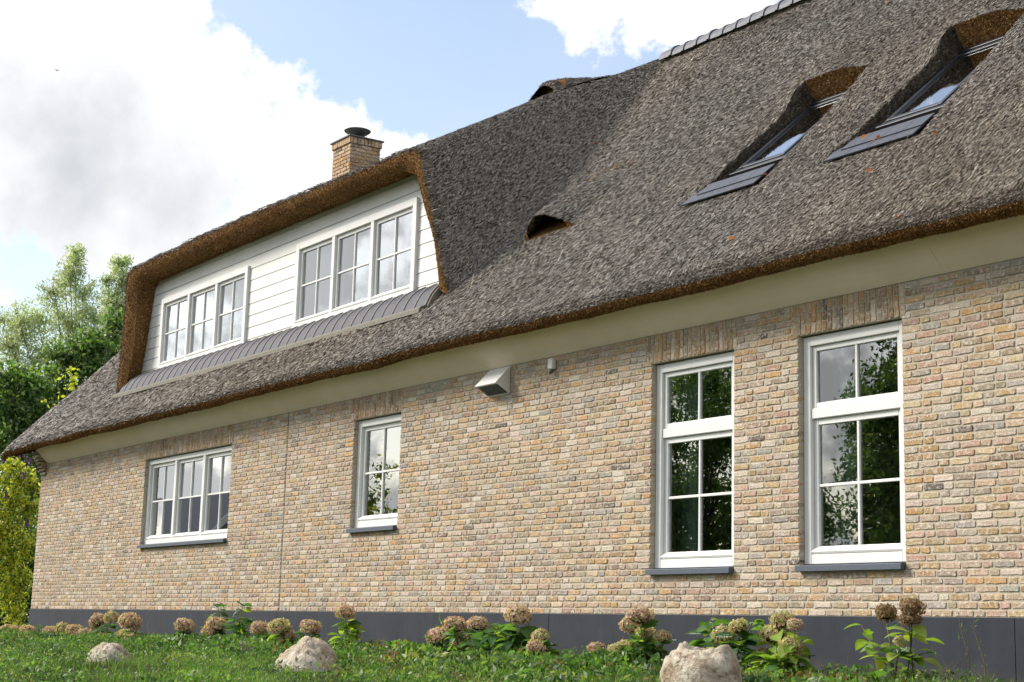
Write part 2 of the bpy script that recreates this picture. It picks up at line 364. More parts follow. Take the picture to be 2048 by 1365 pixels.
# wall core (mortar)
mb = MB(); xs = sorted({XL, XR, *[v for o in OPEN.values() for v in o[:2]]}); 
for a, b in zip(xs[:-1], xs[1:]):
    op = [o for o in OPEN.values() if abs(o[0]-a) < 1e-6 and abs(o[1]-b) < 1e-6]
    spans = [(0.0, op[0][2]), (op[0][3], HW+0.25)] if op else [(0.0, HW+0.25)]
    for z0, z1 in spans: mb.box(a, b, 0.0065, 0.33, z0, z1)
mb.box(XL, XL+0.3, 0.331, 9.7, 0.0, HW); mb.box(XR-0.3, XR, 0.331, 9.7, 0, HW); mb.box(XL+0.301, XR-0.301, 9.4, 9.7, 0, HW)
mb.prism([(0.009, HW+0.251), (9.7, HW+0.251), (9.7, HW+0.3), (4.85, 7.9), (0.009, HW+0.3)], XL+0.002, XL+0.3, 'x')
wall = hpart(mb.build('wall', M_mortar, smooth=False))
# bricks
PAL = np.array([(0.44, 0.305, 0.165), (0.46, 0.335, 0.245), (0.37, 0.30, 0.225), (0.55, 0.475, 0.39), (0.47, 0.285, 0.12), (0.29, 0.215, 0.15), (0.42, 0.27, 0.205), (0.35, 0.325, 0.29), (0.14, 0.125, 0.115), (0.50, 0.39, 0.25)])
PW = np.array([0.20, 0.16, 0.17, 0.15, 0.07, 0.06, 0.055, 0.06, 0.012, 0.08]); PW /= PW.sum()
def bcol():
    c = (PAL[rng.choice(len(PAL), p=PW)]*0.85+np.array([0.43, 0.325, 0.205])*0.15)*rng.uniform(0.80, 1.16); return np.clip(c*rng.uniform(0.96, 1.04, 3)*np.array([1.0, 0.985, 0.98]), 0.02, 0.8)
def brick_geo(x0, x1, z0, z1, depth=0.014, n_long=3, proud=None):
    """irregular rounded brick, local frame x,z with front at y<0; returns V(24,3), faces"""
    w, h = x1-x0, z1-z0; r = min(0.007, h*0.2)
    pts = [(x0+r, z0)] + [(x0+w*k/(n_long+1), z0) for k in range(1, n_long+1)] + [(x1-r, z0), (x1, z0+r), (x1, z1-r), (x1-r, z1)] + [(x1-w*k/(n_long+1), z1) for k in range(1, n_long+1)] + [(x0+r, z1), (x0, z1-r), (x0, z0+r)]
    P = np.array(pts) + rng.normal(0, 1, (len(pts), 2))*np.array([0.0018, 0.0024])
    n = len(P); c = np.array([(x0+x1)/2, (z0+z1)/2]); pr = rng.uniform(-0.002, 0.0025) if proud is None else proud
    ins = 0.0045/np.array([w/2, h/2]); F_ = c + (P-c)*(1-ins)
    tilt = rng.normal(0, 0.012, 2)
    yf = -pr + (F_-c)@tilt*0.6 + rng.normal(0, 0.0008, n)
    yf = np.minimum(yf, 0.0038)
    ym = yf+0.004
    V = np.concatenate([np.stack([P[:, 0], np.full(n, depth), P[:, 1]], 1), np.stack([P[:, 0], ym, P[:, 1]], 1), np.stack([F_[:, 0], yf, F_[:, 1]], 1)])
    F = []
    for a in (0, n):
        for i in range(n): j = (i+1) % n; F.append((a+i, a+j, a+n+j, a+n+i))
    return V, F, [tuple(range(2*n, 3*n))]
JT = 0.0135
bricks = []   # (V, quads, ngon, col, centre, depthinfo)
def fill_course(x0, x1, z0, z1, jamb_l=False, jamb_r=False):
    x = x0; first = True; last_h = rng.random() < 0.5
    while x < x1-0.03:
        Lb = 0.094 if (rng.random() < 0.30 and not last_h) else rng.uniform(0.186, 0.204)
        if first and rng.random() < 0.6: Lb = rng.choice([0.1, 0.15, 0.205])
        last_h = Lb < 0.12
        e = x+Lb
        if x1-e < 0.07: e = x1
        isend = e >= x1-1e-6
        V, Q, G = brick_geo(x, min(e, x1), z0+rng.uniform(-.0012, .0012), z1+rng.uniform(-.0012, .0012), depth=0.09 if ((first and jamb_l) or (isend and jamb_r)) else 0.014)
        bricks.append((V, Q, G, bcol(), np.array([(x+min(e, x1))/2, 0, (z0+z1)/2])))
        x = e+JT; first = False
LINT = {}
for k, (a, b, z0, z1) in OPEN.items(): LINT[k] = (a-0.075, b+0.03)
for ci in range(44):
    z0 = ci*CH+0.006; z1 = z0+CH-0.0145; zc = (z0+z1)/2
    cuts = [(-20.418, -20.400)]
    for k, (a, b, o0, o1) in OPEN.items():
        if o0-0.01 < zc < o1: cuts.append((a, b))
        elif zc >= o1: cuts.append(LINT[k])
    cuts.sort(); x = XL
    for a, b in cuts + [(XR, XR)]:
        if a-x > 0.04:
            jl = any(abs(x-o[1]) < 1e-6 and o[2]-0.01 < zc < o[3] for o in OPEN.values()); jr = any(abs(a-o[0]) < 1e-6 and o[2]-0.01 < zc < o[3] for o in OPEN.values())
            fill_course(x+(0 if jl else (JT if x > XL+0.01 else 0)), a-(0 if jr else (JT if a < XR else 0)), z0, z1, jl, jr)
        x = max(x, b)
# soldier courses over the openings, fanned a little
for k, (a, b) in LINT.items():
    n = int(round((b-a)/CH)); zt = HW-0.004; zb = 2.484; xc = (a+b)/2
    for i in range(n):
        x0 = a+(b-a)*i/n+0.0055; x1 = a+(b-a)*(i+1)/n-0.0055
        split = zb+(0.19 if i % 2 else 0.095)
        for (q0, q1) in ((zb, split-0.0055), (split+0.0055, zt)):
            V, Q, G = brick_geo(x0, x1, q0, q1, depth=0.09 if q0 == zb else 0.014)
            V[:, 0] += (V[:, 2]-zt)*(-(xc-V[:, 0])/(b-a))*0.16*(-1)
            bricks.append((V, Q, G, bcol()*np.array([0.95, 0.9, 0.82]), np.array([(x0+x1)/2, 0, (q0+q1)/2])))
def view_px(P):
    d = P-CAMP; z = d@fw; return 1024+FL*(d@rt)/z, 682.5-FL*(d@up)/z, z
order = []
for i, bk in enumerate(bricks):
    px, py, z = view_px(bk[4]); inside = 4 < px < 2036 and 0 < py < 1360
    order.append((z if inside else 1e6, i))
order.sort(); single = {i for _, i in order[:300]}
def brick_mesh(lst, name):
    Vs, Qs, Gs, Cs = [], [], {}, []; off = 0
    for V, Q, G, c, _ in lst:
        Vs.append(V); Qs.append(np.array(Q)+off)
        for g in G: Gs.setdefault(len(g), []).append(np.array(g)+off)
        Cs.append(np.repeat(c[None], len(V), 0)); off += len(V)
    return np_mesh(name, np.concatenate(Vs), [np.concatenate(Qs)] + [np.array(g) for g in Gs.values()], M_brick, ('POINT', np.concatenate(Cs)))
link('brickwork', brick_mesh([b for i, b in enumerate(bricks) if i not in single], 'brickwork'), wall, kind='stuff')
for i in sorted(single):
    V, Q, G, c, cen = bricks[i]
    o = link('brick', brick_mesh([(V-cen, Q, G, c, cen)], 'brick'), wall); o.location = tuple(cen)
# corbelled corner below the thatch at the far end
mb_c = []
for k in range(7):
    z0 = 2.56+k*CH; out_ = 0.034*(k+1)
    V, Q, G = brick_geo(-30.99, -30.69, z0, z0+CH-0.012, depth=out_+0.02); V[:, 1] -= out_; mb_c.append((V, Q, G, bcol()*0.8, None))
link('corbel', brick_mesh(mb_c, 'corbel'), wall)
MB_j = MB(); MB_j.box(-20.412, -20.405, 0.002, 0.0063, 0.0, HW); MB_j.build('expansion_joint', M_dark, wall)
mb = MB()
px_ = [XL-0.02, -29.9, -26.2, -20.41, -14.0, -8.0, XR]
for a, b in zip(px_[:-1], px_[1:]): mb.box(a+0.0015, b-0.0015, -0.018, 0.33, -1.0, 0.0, 0.003)
hpart(mb.build('plinth', M_plinth))
mb = MB(); mb.box(XL-0.01, XR, -0.012, 0.006, 0.0, 0.0055); hpart(mb.build('mortar_bed', M_tmort))

# fascia
mb = MB()
fj = [-30.68, -26.3, -21.8, -17.2, -13.0, -8.6, XR]
for a, b in zip(fj[:-1], fj[1:]): mb.prism([(-0.004, 2.768), (-0.27, 3.035), (-0.245, 3.06), (0.02, 2.80)], a, b-0.003, 'x')
fas = hpart(mb.build('fascia', M_fascia))
mb = MB(); mb.prism([(-0.196, 2.956), (-0.272, 3.032), (-0.278, 3.040), (-0.2, 2.962)], -30.67, XR, 'x'); mb.build('trim_board', M_fascia, fas)

# ------------------------------------------------------------------ windows
def frame_boxes(mb, x0, x1, z0, z1, y0, y1, w, bev=0.004):
    mb.box(x0, x0+w, y0, y1, z0, z1, bev); mb.box(x1-w, x1, y0, y1, z0, z1, bev)
    mb.box(x0+w-0.001, x1-w+0.001, y0+0.0007, y1, z1-w, z1, bev); mb.box(x0+w-0.001, x1-w+0.001, y0+0.0007, y1, z0, z0+w, bev)
def sash(win, x0, x1, z0, z1, y, nx, nz, bar=True, sw=0.052):
    mb = MB(); frame_boxes(mb, x0, x1, z0, z1, y, y+0.05, sw)
    gx0, gx1, gz0, gz1 = x0+sw, x1-sw, z0+sw, z1-sw; mw = 0.013
    for i in range(1, nx): xx = gx0+(gx1-gx0)*i/nx; mb.box(xx-mw, xx+mw, y+0.006, y+0.045, gz0-0.002, gz1+0.002, 0.003)
    for i in range(1, nz): zz = gz0+(gz1-gz0)*i/nz; mb.box(gx0-0.002, gx1+0.002, y+0.0075, y+0.0435, zz-mw, zz+mw, 0.003)
    mb.build('sash', M_white, win)
    if bar:
        mb = MB(); h = 0.05; zz = z0-0.012
        mb.prism([(y+0.01, zz+h+0.02), (y-0.03, zz+h*0.75), (y-0.042, zz+h*0.45), (y-0.036, zz+0.008), (y-0.02, zz), (y+0.01, zz)], x0-0.006, x1+0.006, 'x'); mb.build('weather_bar', M_white, win)
    for i in range(nx):
        for j in range(nz):
            a = gx0+(gx1-gx0)*i/nx; b = gx0+(gx1-gx0)*(i+1)/nx; c = gz0+(gz1-gz0)*j/nz; d = gz0+(gz1-gz0)*(j+1)/nz
            t1, t2 = rng.normal(0, 0.0012, 2)
            yy = y+0.026; V = [(a, yy-t1, c-0), (b, yy+t1, c), (b, yy+t1+t2, d), (a, yy-t1+t2, d)]
            link('pane', np_mesh('pane', V, [[0, 1, 2, 3]], M_glass), win)
def make_window(x0, x1, z0, z1, y, fw_, layout, label):
    win = bpy.data.objects.new('window', None); COL.objects.link(win); win.parent = house; win.location = tuple(float(-v) for v in HOFF); win['label'] = label
    mb = MB(); frame_boxes(mb, x0, x1, z0, z1, y, y+0.11, fw_)
    ix0, ix1, iz0, iz1 = x0+fw_, x1-fw_, z0+fw_, z1-fw_
    if layout == 'triple':
        mw = 0.085; w = (ix1-ix0-2*mw)/3
        for k in (1, 2): a = ix0+k*w+(k-1)*mw; mb.box(a, a+mw, y+0.002, y+0.108, iz0-0.001, iz1+0.001, 0.004)
        mb.build('frame', M_white, win)
        for k in range(3):
            a = ix0+k*(w+mw); sash(win, a+0.003, a+w-0.003, iz0+0.014, iz1-0.003, y+0.04, 2, 2)
    elif layout == 'single':
        mb.build('frame', M_white, win); sash(win, ix0+0.003, ix1-0.003, iz0+0.014, iz1-0.003, y+0.04, 2, 2)
    else:
        zt = iz0+(iz1-iz0)*0.645; mb.build('frame', M_white, win)
        mb = MB(); mb.box(ix0+0.001, ix1-0.001, y+0.012, y+0.10, zt, zt+0.095, 0.006); mb.build('transom', M_white, win)
        sash(win, ix0+0.003, ix1-0.003, iz0+0.014, zt-0.003, y+0.04, 2, 2)
        sash(win, ix0+0.003, ix1-0.003, zt+0.098, iz1-0.003, y+0.028, 2, 1, False, 0.045)
    return win
def sill(win, x0, x1, z):
    mb = MB(); mb.prism([(-0.055, z), (-0.055, z+0.045), (-0.05, z+0.05), (0.10, z+0.062), (0.10, z)], x0+0.004, x1-0.004, 'x'); mb.build('sill', M_sill, win)
for k, lay, lab in (('w1', 'triple', 'wide white three-light window at the far end of the brick wall'), ('w2', 'single', 'narrow white four-pane window'), ('w3', 'tall', 'tall white window with transom, left of the two'), ('w4', 'tall', 'tall white window with transom, right of the two')):
    a, b, z0, z1 = OPEN[k]; zs = z0+0.062
    w = make_window(a+0.004, b-0.004, zs, z1-0.012, 0.065, 0.085 if k != 'w1' else 0.075, lay, lab); sill(w, a, b, z0-0.003)
DW = [(-26.56, -23.04, 4.13, 5.43), (-21.36, -17.86, 4.13, 5.46)]
for i, (a, b, z0, z1) in enumerate(DW):
    make_window(a, b, z0, z1, 0.452, 0.10, 'triple', 'white three-light dormer window, ' + ('far left one' if i == 0 else 'near the chimney-side right end'))

# dormer planks
def dl(z): return -27.55+(z-4.0)/1.85*0.55
def dr(z): return -17.02-(z-4.0)/1.85*0.80
dwall = MB(); dwall.box(-27.1, -17.6, 0.535, 0.57, 5.47, 5.95); dwall.box(-23.04, -21.36, 0.535, 0.57, 4.0, 5.47)
dwall.prism([(-27.5, 4.0), (-26.56, 4.0), (-26.56, 5.47), (-27.0, 5.47)], 0.535, 0.57, 'y'); dwall.prism([(-17.86, 4.0), (-17.15, 4.0), (-17.72, 5.47), (-17.86, 5.47)], 0.535, 0.57, 'y'); dwall.box(-26.56, -23.04, 0.535, 0.57, 4.0, 4.13); dwall.box(-21.36, -17.86, 0.535, 0.57, 4.0, 4.13); dwall.box(-26.56, -23.04, 0.535, 0.57, 5.43, 5.47)
dwall = hpart(dwall.build('dormer_wall', M_dark))
PH = 0.192; z = 4.03
def plank(xa0, xa1, xb0, xb1, z0, z1):
    # xa: bottom-left/right, xb: top-left/right ; clapboard wedge
    V = []
    for (x0, x1, zz, yf) in ((xa0, xa1, z0, 0.497), (xb0, xb1, z1, 0.502)):
        V += [(x0, yf, zz), (x1, yf, zz), (x1, 0.534, zz), (x0, 0.534, zz)]
    F = [(0, 1, 5, 4), (1, 2, 6, 5), (2, 3, 7, 6), (3, 0, 4, 7), (3, 2, 1, 0), (4, 5, 6, 7)]
    link('plank', np_mesh('plank', V, F, M_board), dwall)
while z < 5.9:
    z0, z1 = z+0.0045, z+PH-0.0045
    blocks = [d for d in DW if z1 > d[2]+0.02 and z0 < d[3]-0.02]
    edges = [(dl(z0), dl(z1))] + sum(([(d[0]+0.01,)*2, (d[1]-0.01,)*2] for d in blocks), []) + [(dr(z0), dr(z1))]
    for i in range(0, len(edges), 2):
        a, b = edges[i], edges[i+1]
        if not blocks: 
            js = {0: -22.9, 1: -21.0, 2: -24.2}[int(z/PH) % 3]
            plank(a[0], js-0.002, a[1], js-0.002, z0, z1); plank(js+0.002, b[0], js+0.002, b[1], z0, z1)
        else: plank(a[0], b[0], a[1], b[1], z0, z1)
    for d in blocks:
        if z0 < d[3] < z1: plank(d[0], d[1], d[0], d[1], d[3]-0.004, z1)
    z += PH
# rooms behind the glass
mb = MB()
def room(x0, x1, y0, y1, z0, z1):
    V = [(x, y, z_) for x in (x0, x1) for y in (y0, y1) for z_ in (z0, z1)]
    mb.add(V, [(0, 1, 3, 2), (4, 6, 7, 5), (2, 3, 7, 6), (0, 2, 6, 4), (1, 5, 7, 3)])
room(-30.6, -20.6, 0.34, 4.2, 0.2, 2.74); room(-20.5, -15.5, 0.34, 4.2, 0.2, 2.74); room(-15.4, -5, 0.34, 4.5, 0.1, 2.74); room(-27.4, -17.3, 0.6, 3.2, 3.6, 5.92)
hpart(mb.build('interior_wall', M_room))
def curtain(x0, x1, y, z0, z1, mt, label, amp=0.025, per=0.09):
    n = max(8, int((x1-x0)/0.012)); xs_ = np.linspace(x0, x1, n); yy = y+amp*np.sin(xs_/per*2*math.pi)+0.01*vnoise(xs_*17, xs_*0, 4)
    V = np.concatenate([np.stack([xs_, yy, np.full(n, z0)], 1), np.stack([xs_, yy, np.full(n, z1)], 1)]); f = np.array([[i, i+1, n+i+1, n+i] for i in range(n-1)])
    c_ = (x0+x1)/2; o = link('curtain', np_mesh('curtain', V-np.array([c_, y, z0]), f, mt, smooth=True)); o.location = (c_, y, z0); o['label'] = label; o['category'] = 'curtain'; o['group'] = 'curtains inside the windows'
sd = o_ = None
for k, (a, b, z0, z1) in OPEN.items():
    if k in ('w3', 'w4'):
        curtain(a+0.02, a+0.36, 0.36, z0-0.2, z1+0.05, M_curt_g, 'green curtain drawn to the left side inside the %s tall window' % ('right' if k == 'w4' else 'left'))
for i, (a, b, z0, z1) in enumerate(DW):
    w = (b-a)/3
    for j in range(3):
        curtain(a+j*w+w*0.33, a+j*w+w*0.98, 0.66, z0-0.1, z1, M_pane_sheet, 'pale sheet added to brighten the %s light of the %s dormer window' % (('left', 'middle', 'right')[j], ('far', 'near')[i]))  # added sheets whiten the panes in place of bright sky reflection

# ------------------------------------------------------------------ thatch
s2 = math.sqrt(0.5); KR = 3.62
RN = np.array([0, -s2, s2])
SKX = [0.0, 2.09]      # second skylight is the first shifted along the roof
def roof_off(x, y):
    o = 0.016*vnoise(x*0.9, y*0.9, 11)+0.008*vnoise(x*3.1, y*2.2, 12)+0.004*vnoise(x*9, y*6, 13)
    # eyebrow vent
    xc, wv = -15.6, 1.14
    u = np.clip((x-xc)/(wv/2), -1, 1); hump = 0.27*np.cos(u*math.pi/2)**1.3
    o = o + hump*(y > 0.995)*(1-sst(y, 1.05, 2.1))
    for dx in SKX:
        X = x-dx
        # brow thrown up above the window
        bx = np.exp(-((X+12.15)/0.55)**4)
        o = o + 0.115*bx*sst(y, 1.85, 2.2)*(1-sst(y, 2.25, 3.5))
        o = o + 0.0*np.exp(-((X+11.35)/0.22)**2)*sst(y, 0.6, 1.1)*(1-sst(y, 1.9, 2.6)) + 0.06*np.exp(-((X+12.95)/0.25)**2)*sst(y, 0.7, 1.3)*(1-sst(y, 1.9, 2.6))
        xl = -12.40-0.16*(1-sst(y, 0.9, 2.1))-0.28*(1-sst(y, 0.62, 1.05)); 
        ins = sst(X, xl-0.02, xl+0.045)*(1-sst(X, -11.55, -11.49))*sst(y, 0.60, 0.74)*(1-sst(y, 2.185, 2.23))
        dep = 0.22*sst(y, 0.92, 1.1)+0.04 + 0.16*sst(y, 1.0, 2.0)
        o = o - ins*(dep+o*1.0)
    return o
xs_ = np.concatenate([np.arange(-32.0, -16.6, 0.07), np.arange(-16.6, -4.0, 0.032)])
lip = [(-0.20, 3.10), (-0.27, 3.035), (-0.345, 3.008), (-0.42, 3.004), (-0.475, 3.022), (-0.503, 3.058), (-0.495, 3.105), (-0.455, 3.152)]
ys_ = np.concatenate([np.arange(-0.40, 4.80, 0.03), [4.80, 4.86]])
nl = len(lip); nu = len(xs_); nv = nl+len(ys_)
P = np.zeros((nv, nu, 3)); P[:, :, 0] = xs_[None]
wob = 0.014*vnoise(xs_*0.8, xs_*0, 21)+0.006*vnoise(xs_*4, xs_*0, 22)
for j, (y, zz) in enumerate(lip): P[j, :, 1] = y-0.4*wob; P[j, :, 2] = zz+wob
X, Yg = np.meshgrid(xs_, ys_); of = roof_off(X, Yg)
P[nl:, :, 1] = Yg+RN[1]*of; P[nl:, :, 2] = Yg+KR+RN[2]*of
# the far verge: rounded down edge, corner drawn in a little
ed = np.clip((xs_+32.0)/0.5, 0, 1); dropv = 0.22*(1-np.sqrt(1-(1-ed)**2))
P[3:, :, 2] -= dropv[None]*0.6
F = gridfaces(nv, nu)
Pc = 0.25*(P[:-1, :-1]+P[1:, :-1]+P[:-1, 1:]+P[1:, 1:]); nrm = np.cross(P[:-1, 1:]-P[:-1, :-1], P[1:, :-1]-P[:-1, :-1]); nrm /= np.linalg.norm(nrm, axis=-1, keepdims=True)+1e-12
cx, cy_ = Pc[..., 0], Pc[..., 1]
row = np.arange(nv-1)[:, None]*np.ones((1, nu-1), int)
yrow = np.concatenate([np.full(nl, -1.0), ys_])[:-1][:, None]*np.ones((1, nu-1))
cut = (row < 5) | ((nrm@RN < 0.72) & (row > nl+2))
inroom = (cx > -27.25) & (cx < -17.30) & (yrow > 0.57) & (yrow < 3.0)
valx = np.interp(yrow, [0.3, 0.77, 1.49, 2.5, 3.5, 4.86], [-16.72, -16.74, -16.83, -17.03, -17.25, -17.98])
mouth = (np.abs(cx+15.6) < 0.40) & (yrow > 0.96) & (yrow < 1.0)
pit = np.zeros_like(cut)
for dx in SKX:
    xlm = -12.40-0.16*(1-sst(yrow, 0.9, 2.1))-0.28*(1-sst(yrow, 0.62, 1.05))
    pit |= (X[0][:-1][None]-dx > xlm+0.03) & (X[0][:-1][None]-dx < -11.55) & (yrow > 0.72) & (yrow < 2.16)
under = ((cx < -17.5) & (cx > -27.3) & (yrow > 0.55))
hole = inroom | mouth
keep = ~hole.ravel()
roof = link('thatched_roof', np_mesh('thatched_roof', P.reshape(-1, 3), F[keep], [M_thatch, M_cut], mat_idx=(cut & ~((row > nl) & (np.abs(nrm[..., 0]) > 0.45))).ravel()[keep].astype(int), smooth=False)); hpart(roof)

stalkV, stalkC = [], []; endV, endC = [], []
def sample_cells(P, mask, dens):
    e1 = P[:-1, 1:]-P[:-1, :-1]; e2 = P[1:, :-1]-P[:-1, :-1]
    nr = np.cross(e1, e2); ar = np.linalg.norm(nr, axis=-1); nr = nr/(ar[..., None]+1e-12)
    c = 0.25*(P[:-1, :-1]+P[1:, :-1]+P[:-1, 1:]+P[1:, 1:]); dist = np.linalg.norm(c-CAMP, axis=-1)
    ex = ar*dens(dist)*mask; cnt = rng.poisson(ex); jj, ii = np.nonzero(cnt); rep = cnt[jj, ii]; jj = np.repeat(jj, rep); ii = np.repeat(ii, rep)
    u = rng.random(len(jj))[:, None]; v = rng.random(len(jj))[:, None]
    p = (P[jj, ii]*(1-u)+P[jj, ii+1]*u)*(1-v)+(P[jj+1, ii]*(1-u)+P[jj+1, ii+1]*u)*v
    d = -(e2[jj, ii]); d /= np.linalg.norm(d, axis=1, keepdims=True)+1e-12
    return p, nr[jj, ii], d, dist[jj, ii]
def strips(p, n, t, L, Wd, sink=0.3, roll=0.5):
    sd_ = np.cross(t, n); sd_ /= np.linalg.norm(sd_, axis=1, keepdims=True)+1e-12
    a = rng.normal(0, roll, (len(p), 1)); sd_ = sd_*np.cos(a)+n*np.sin(a)
    b = p-t*(L*0.6)[:, None]; e = p+t*(L*0.4)[:, None]; w = sd_*(Wd*0.5)[:, None]
    return np.stack([b-w, b+w, e+w*0.8, e-w*0.8], 1).reshape(-1, 3)
GREY = np.array([(0.30, 0.265, 0.225), (0.22, 0.19, 0.155), (0.42, 0.38, 0.335), (0.12, 0.098, 0.078), (0.33, 0.275, 0.215), (0.58, 0.54, 0.49), (0.05, 0.04, 0.032)])
GWT = np.array([0.24, 0.21, 0.14, 0.15, 0.12, 0.06, 0.08]); GWT /= GWT.sum(); GREY = GREY*np.array([0.98, 0.96, 0.92])
def thatch_stalks(P, mask, rho=9200, tilt=0.15):
    p, n, d, dist = sample_cells(P, mask, lambda D_: rho*np.clip((12.5/D_)**1.35, 0.22, 1.25))
    k = len(p); sc = np.clip(dist/14.0, 0.9, 2.0)
    ev = (p[:, 2] < 3.19) & (p[:, 1] < -0.38); d[ev] = np.array([0.0, -0.80, -0.60]); n[ev] = np.array([0, -0.55, 0.83])
    sdv = np.cross(d, n); t = d+sdv*rng.normal(0, 0.085, (k, 1))+n*rng.normal(tilt, 0.07, (k, 1)); t /= np.linalg.norm(t, axis=1, keepdims=True)
    L = rng.uniform(0.028, 0.062, k)*sc**0.7; Wd = rng.uniform(0.0032, 0.0064, k)*sc
    p = p+n*rng.uniform(-0.004, 0.012, (k, 1))
    stalkV.append(strips(p, n, t, L, Wd, roll=0.5))
    c = GREY[rng.choice(len(GREY), k, p=GWT)]*rng.uniform(0.8, 1.2, (k, 1))
    big = vnoise(p[:, 0]*0.7, p[:, 1]*1.1, 31)[:, None]*0.12+vnoise(p[:, 0]*3.0, p[:, 1]*2.0, 32)[:, None]*0.10
    warm = vnoise(p[:, 0]*0.35+7, p[:, 1]*0.5, 33)[:, None]
    c = c*(1+big)*(1+warm*np.array([0.04, 0.0, -0.05])); stalkC.append(np.clip(c, 0.01, 0.9))
BRN = np.array([(0.27, 0.145, 0.055), (0.38, 0.225, 0.095), (0.17, 0.085, 0.03), (0.48, 0.31, 0.15), (0.09, 0.045, 0.018)]); BWT = np.array([0.33, 0.25, 0.2, 0.1, 0.12])
def cut_ends(P, mask, rho=5000, along=None, L0=0.02, L1=0.05, jit=0.45, flip=1.0):
    p, n, d, dist = sample_cells(P, mask, lambda D_: rho*np.clip((12.5/D_)**1.2, 0.25, 1.2))
    k = len(p); n = n*flip; sc = np.clip(dist/14.0, 0.9, 1.9)
    t = (n if along is None else np.broadcast_to(np.asarray(along, float), n.shape)) + rng.normal(0, jit, (k, 3)); t /= np.linalg.norm(t, axis=1, keepdims=True)
    nn = np.cross(t, rng.normal(0, 1, (k, 3))); nn /= np.linalg.norm(nn, axis=1, keepdims=True)
    endV.append(strips(p, nn, t, rng.uniform(L0, L1, k), rng.uniform(0.005, 0.009, k)*sc))
    endC.append(BRN[rng.choice(len(BRN), k, p=BWT)]*rng.uniform(0.8, 1.25, (k, 1)))
strip_zone = (cx > -27.6) & (cx < -16.95) & (yrow > 0.13) & (yrow < 0.60)
thatch_stalks(P, (~cut) & (~hole) & (~pit) & (~strip_zone) & (row >= 5) & ~((cx < valx-0.05) & (cx > -28) & (yrow > 0.55)))
cut_ends(P, cut & (row >= 1) & (row < 5), 8000, (0, -0.75, -0.5), 0.018, 0.045)
sidewall = cut & (row > nl) & (np.abs(nrm[..., 0]) > 0.45)
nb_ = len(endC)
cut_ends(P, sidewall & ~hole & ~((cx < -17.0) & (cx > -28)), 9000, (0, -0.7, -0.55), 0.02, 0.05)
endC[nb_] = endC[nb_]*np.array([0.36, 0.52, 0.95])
cut_ends(P, cut & ~sidewall & (row > nl) & ~hole & ~((cx < -17.0) & (cx > -28)), 6000, (0, -0.7, -0.45), 0.015, 0.045)

# right flank, dormer top, left flank
def poly_interp(pts, t):
    pts = np.array(pts, float); L_ = np.concatenate([[0], np.cumsum(np.linalg.norm(np.diff(pts, axis=0), axis=1))]); L_ /= L_[-1]
    return np.stack([np.interp(t, L_, pts[:, i]) for i in range(3)], -1)
def smooth3(A, it=3):
    A = A.copy()
    for _ in range(it): A[1:-1] = 0.25*A[:-2]+0.5*A[1:-1]+0.25*A[2:]
    return A
def on_roof(x, y): return (x, y, y+KR)
VR = [(-16.72, 0.30, 3.90), on_roof(-16.74, 0.77), on_roof(-16.83, 1.49), on_roof(-17.03, 2.5), on_roof(-17.25, 3.5), (-17.98, 4.86, 8.47)]
SR = [(-17.42, 0.14, 5.99), (-17.47, 0.60, 6.24), (-17.60, 1.57, 6.78), (-17.70, 2.47, 7.29), (-17.85, 3.83, 7.93), (-18.1, 4.86, 8.50)]
tn = 110; yt = np.linspace(0, 1, tn)
def along_y(pts, y): pts = np.array(pts); return np.stack([np.interp(y, pts[:, 1], pts[:, i]) for i in range(3)], -1)
yv = 0.30+(4.86-0.30)*yt; ysd = 0.14+(4.86-0.14)*yt
VRr = smooth3(along_y(VR, yv), 8); SRr = smooth3(along_y(SR, ysd), 8)
wn = 46; ww = np.linspace(0, 1, wn)[None, :, None]
def flank(Vv, Ss, sgn):
    a = Vv+np.array([0.16*sgn, 0, -0.03])[None]; span = (Vv[:, 0]-Ss[:, 0])*sgn
    k = np.clip(span/0.7, 0.15, 1)[:, None]
    P0 = a[:, None]; P1 = (a+np.array([-0.34*sgn, 0, 0.04])*k)[:, None]; P2 = (Ss+np.array([0.20*sgn, 0, -0.10])*k)[:, None]; P3 = Ss[:, None]
    Q = (1-ww)**3*P0+3*(1-ww)**2*ww*P1+3*(1-ww)*ww**2*P2+ww**3*P3
    nz = 0.02*vnoise(Q[..., 1]*1.3, Q[..., 2]*1.3, 41)+0.008*vnoise(Q[..., 1]*4, Q[..., 2]*4, 42)
    Q[..., 0] += sgn*nz; return Q
def grid_obj(Q, name, mats, parent, smooth=False, idx=0):
    nv_, nu_ = Q.shape[:2]; return link(name, np_mesh(name, Q.reshape(-1, 3), gridfaces(nv_, nu_), mats, smooth=smooth), parent)
FR = flank(VRr, SRr, 1)
# bend the front edge of the flank to the outline of the hood
OUT_R = np.array([(-17.40, 0.13, 5.98), (-17.28, 0.11, 5.88), (-17.20, 0.12, 5.75), (-17.12, 0.15, 5.40), (-17.00, 0.20, 4.95), (-16.87, 0.25, 4.42), (-16.72, 0.30, 3.92)])[::-1]
front = poly_interp(OUT_R, np.linspace(0, 1, wn)); fade = (1-sst(np.arange(tn)/tn, 0.0, 0.16))[:, None, None]
FR = FR*(1-fade)+(front[None]+(FR-FR[:1]))*fade
VL = VRr.copy(); VL[:, 0] = -27.85-0.15*yt+0*VL[:, 0]; VL[:, 1] = 0.2+(4.86-0.2)*yt; VL[:, 2] = VL[:, 1]+KR
SL = SRr.copy(); SL[:, 0] = -27.30-0.3*yt
FLk = flank(VL, SL, -1)
OUT_L = np.array([(-27.80, 0.20, 3.84), (-27.60, 0.17, 4.70), (-27.50, 0.14, 5.32), (-27.46, 0.11, 5.80), (-27.36, 0.10, 5.96), (-27.30, 0.13, 6.0)])
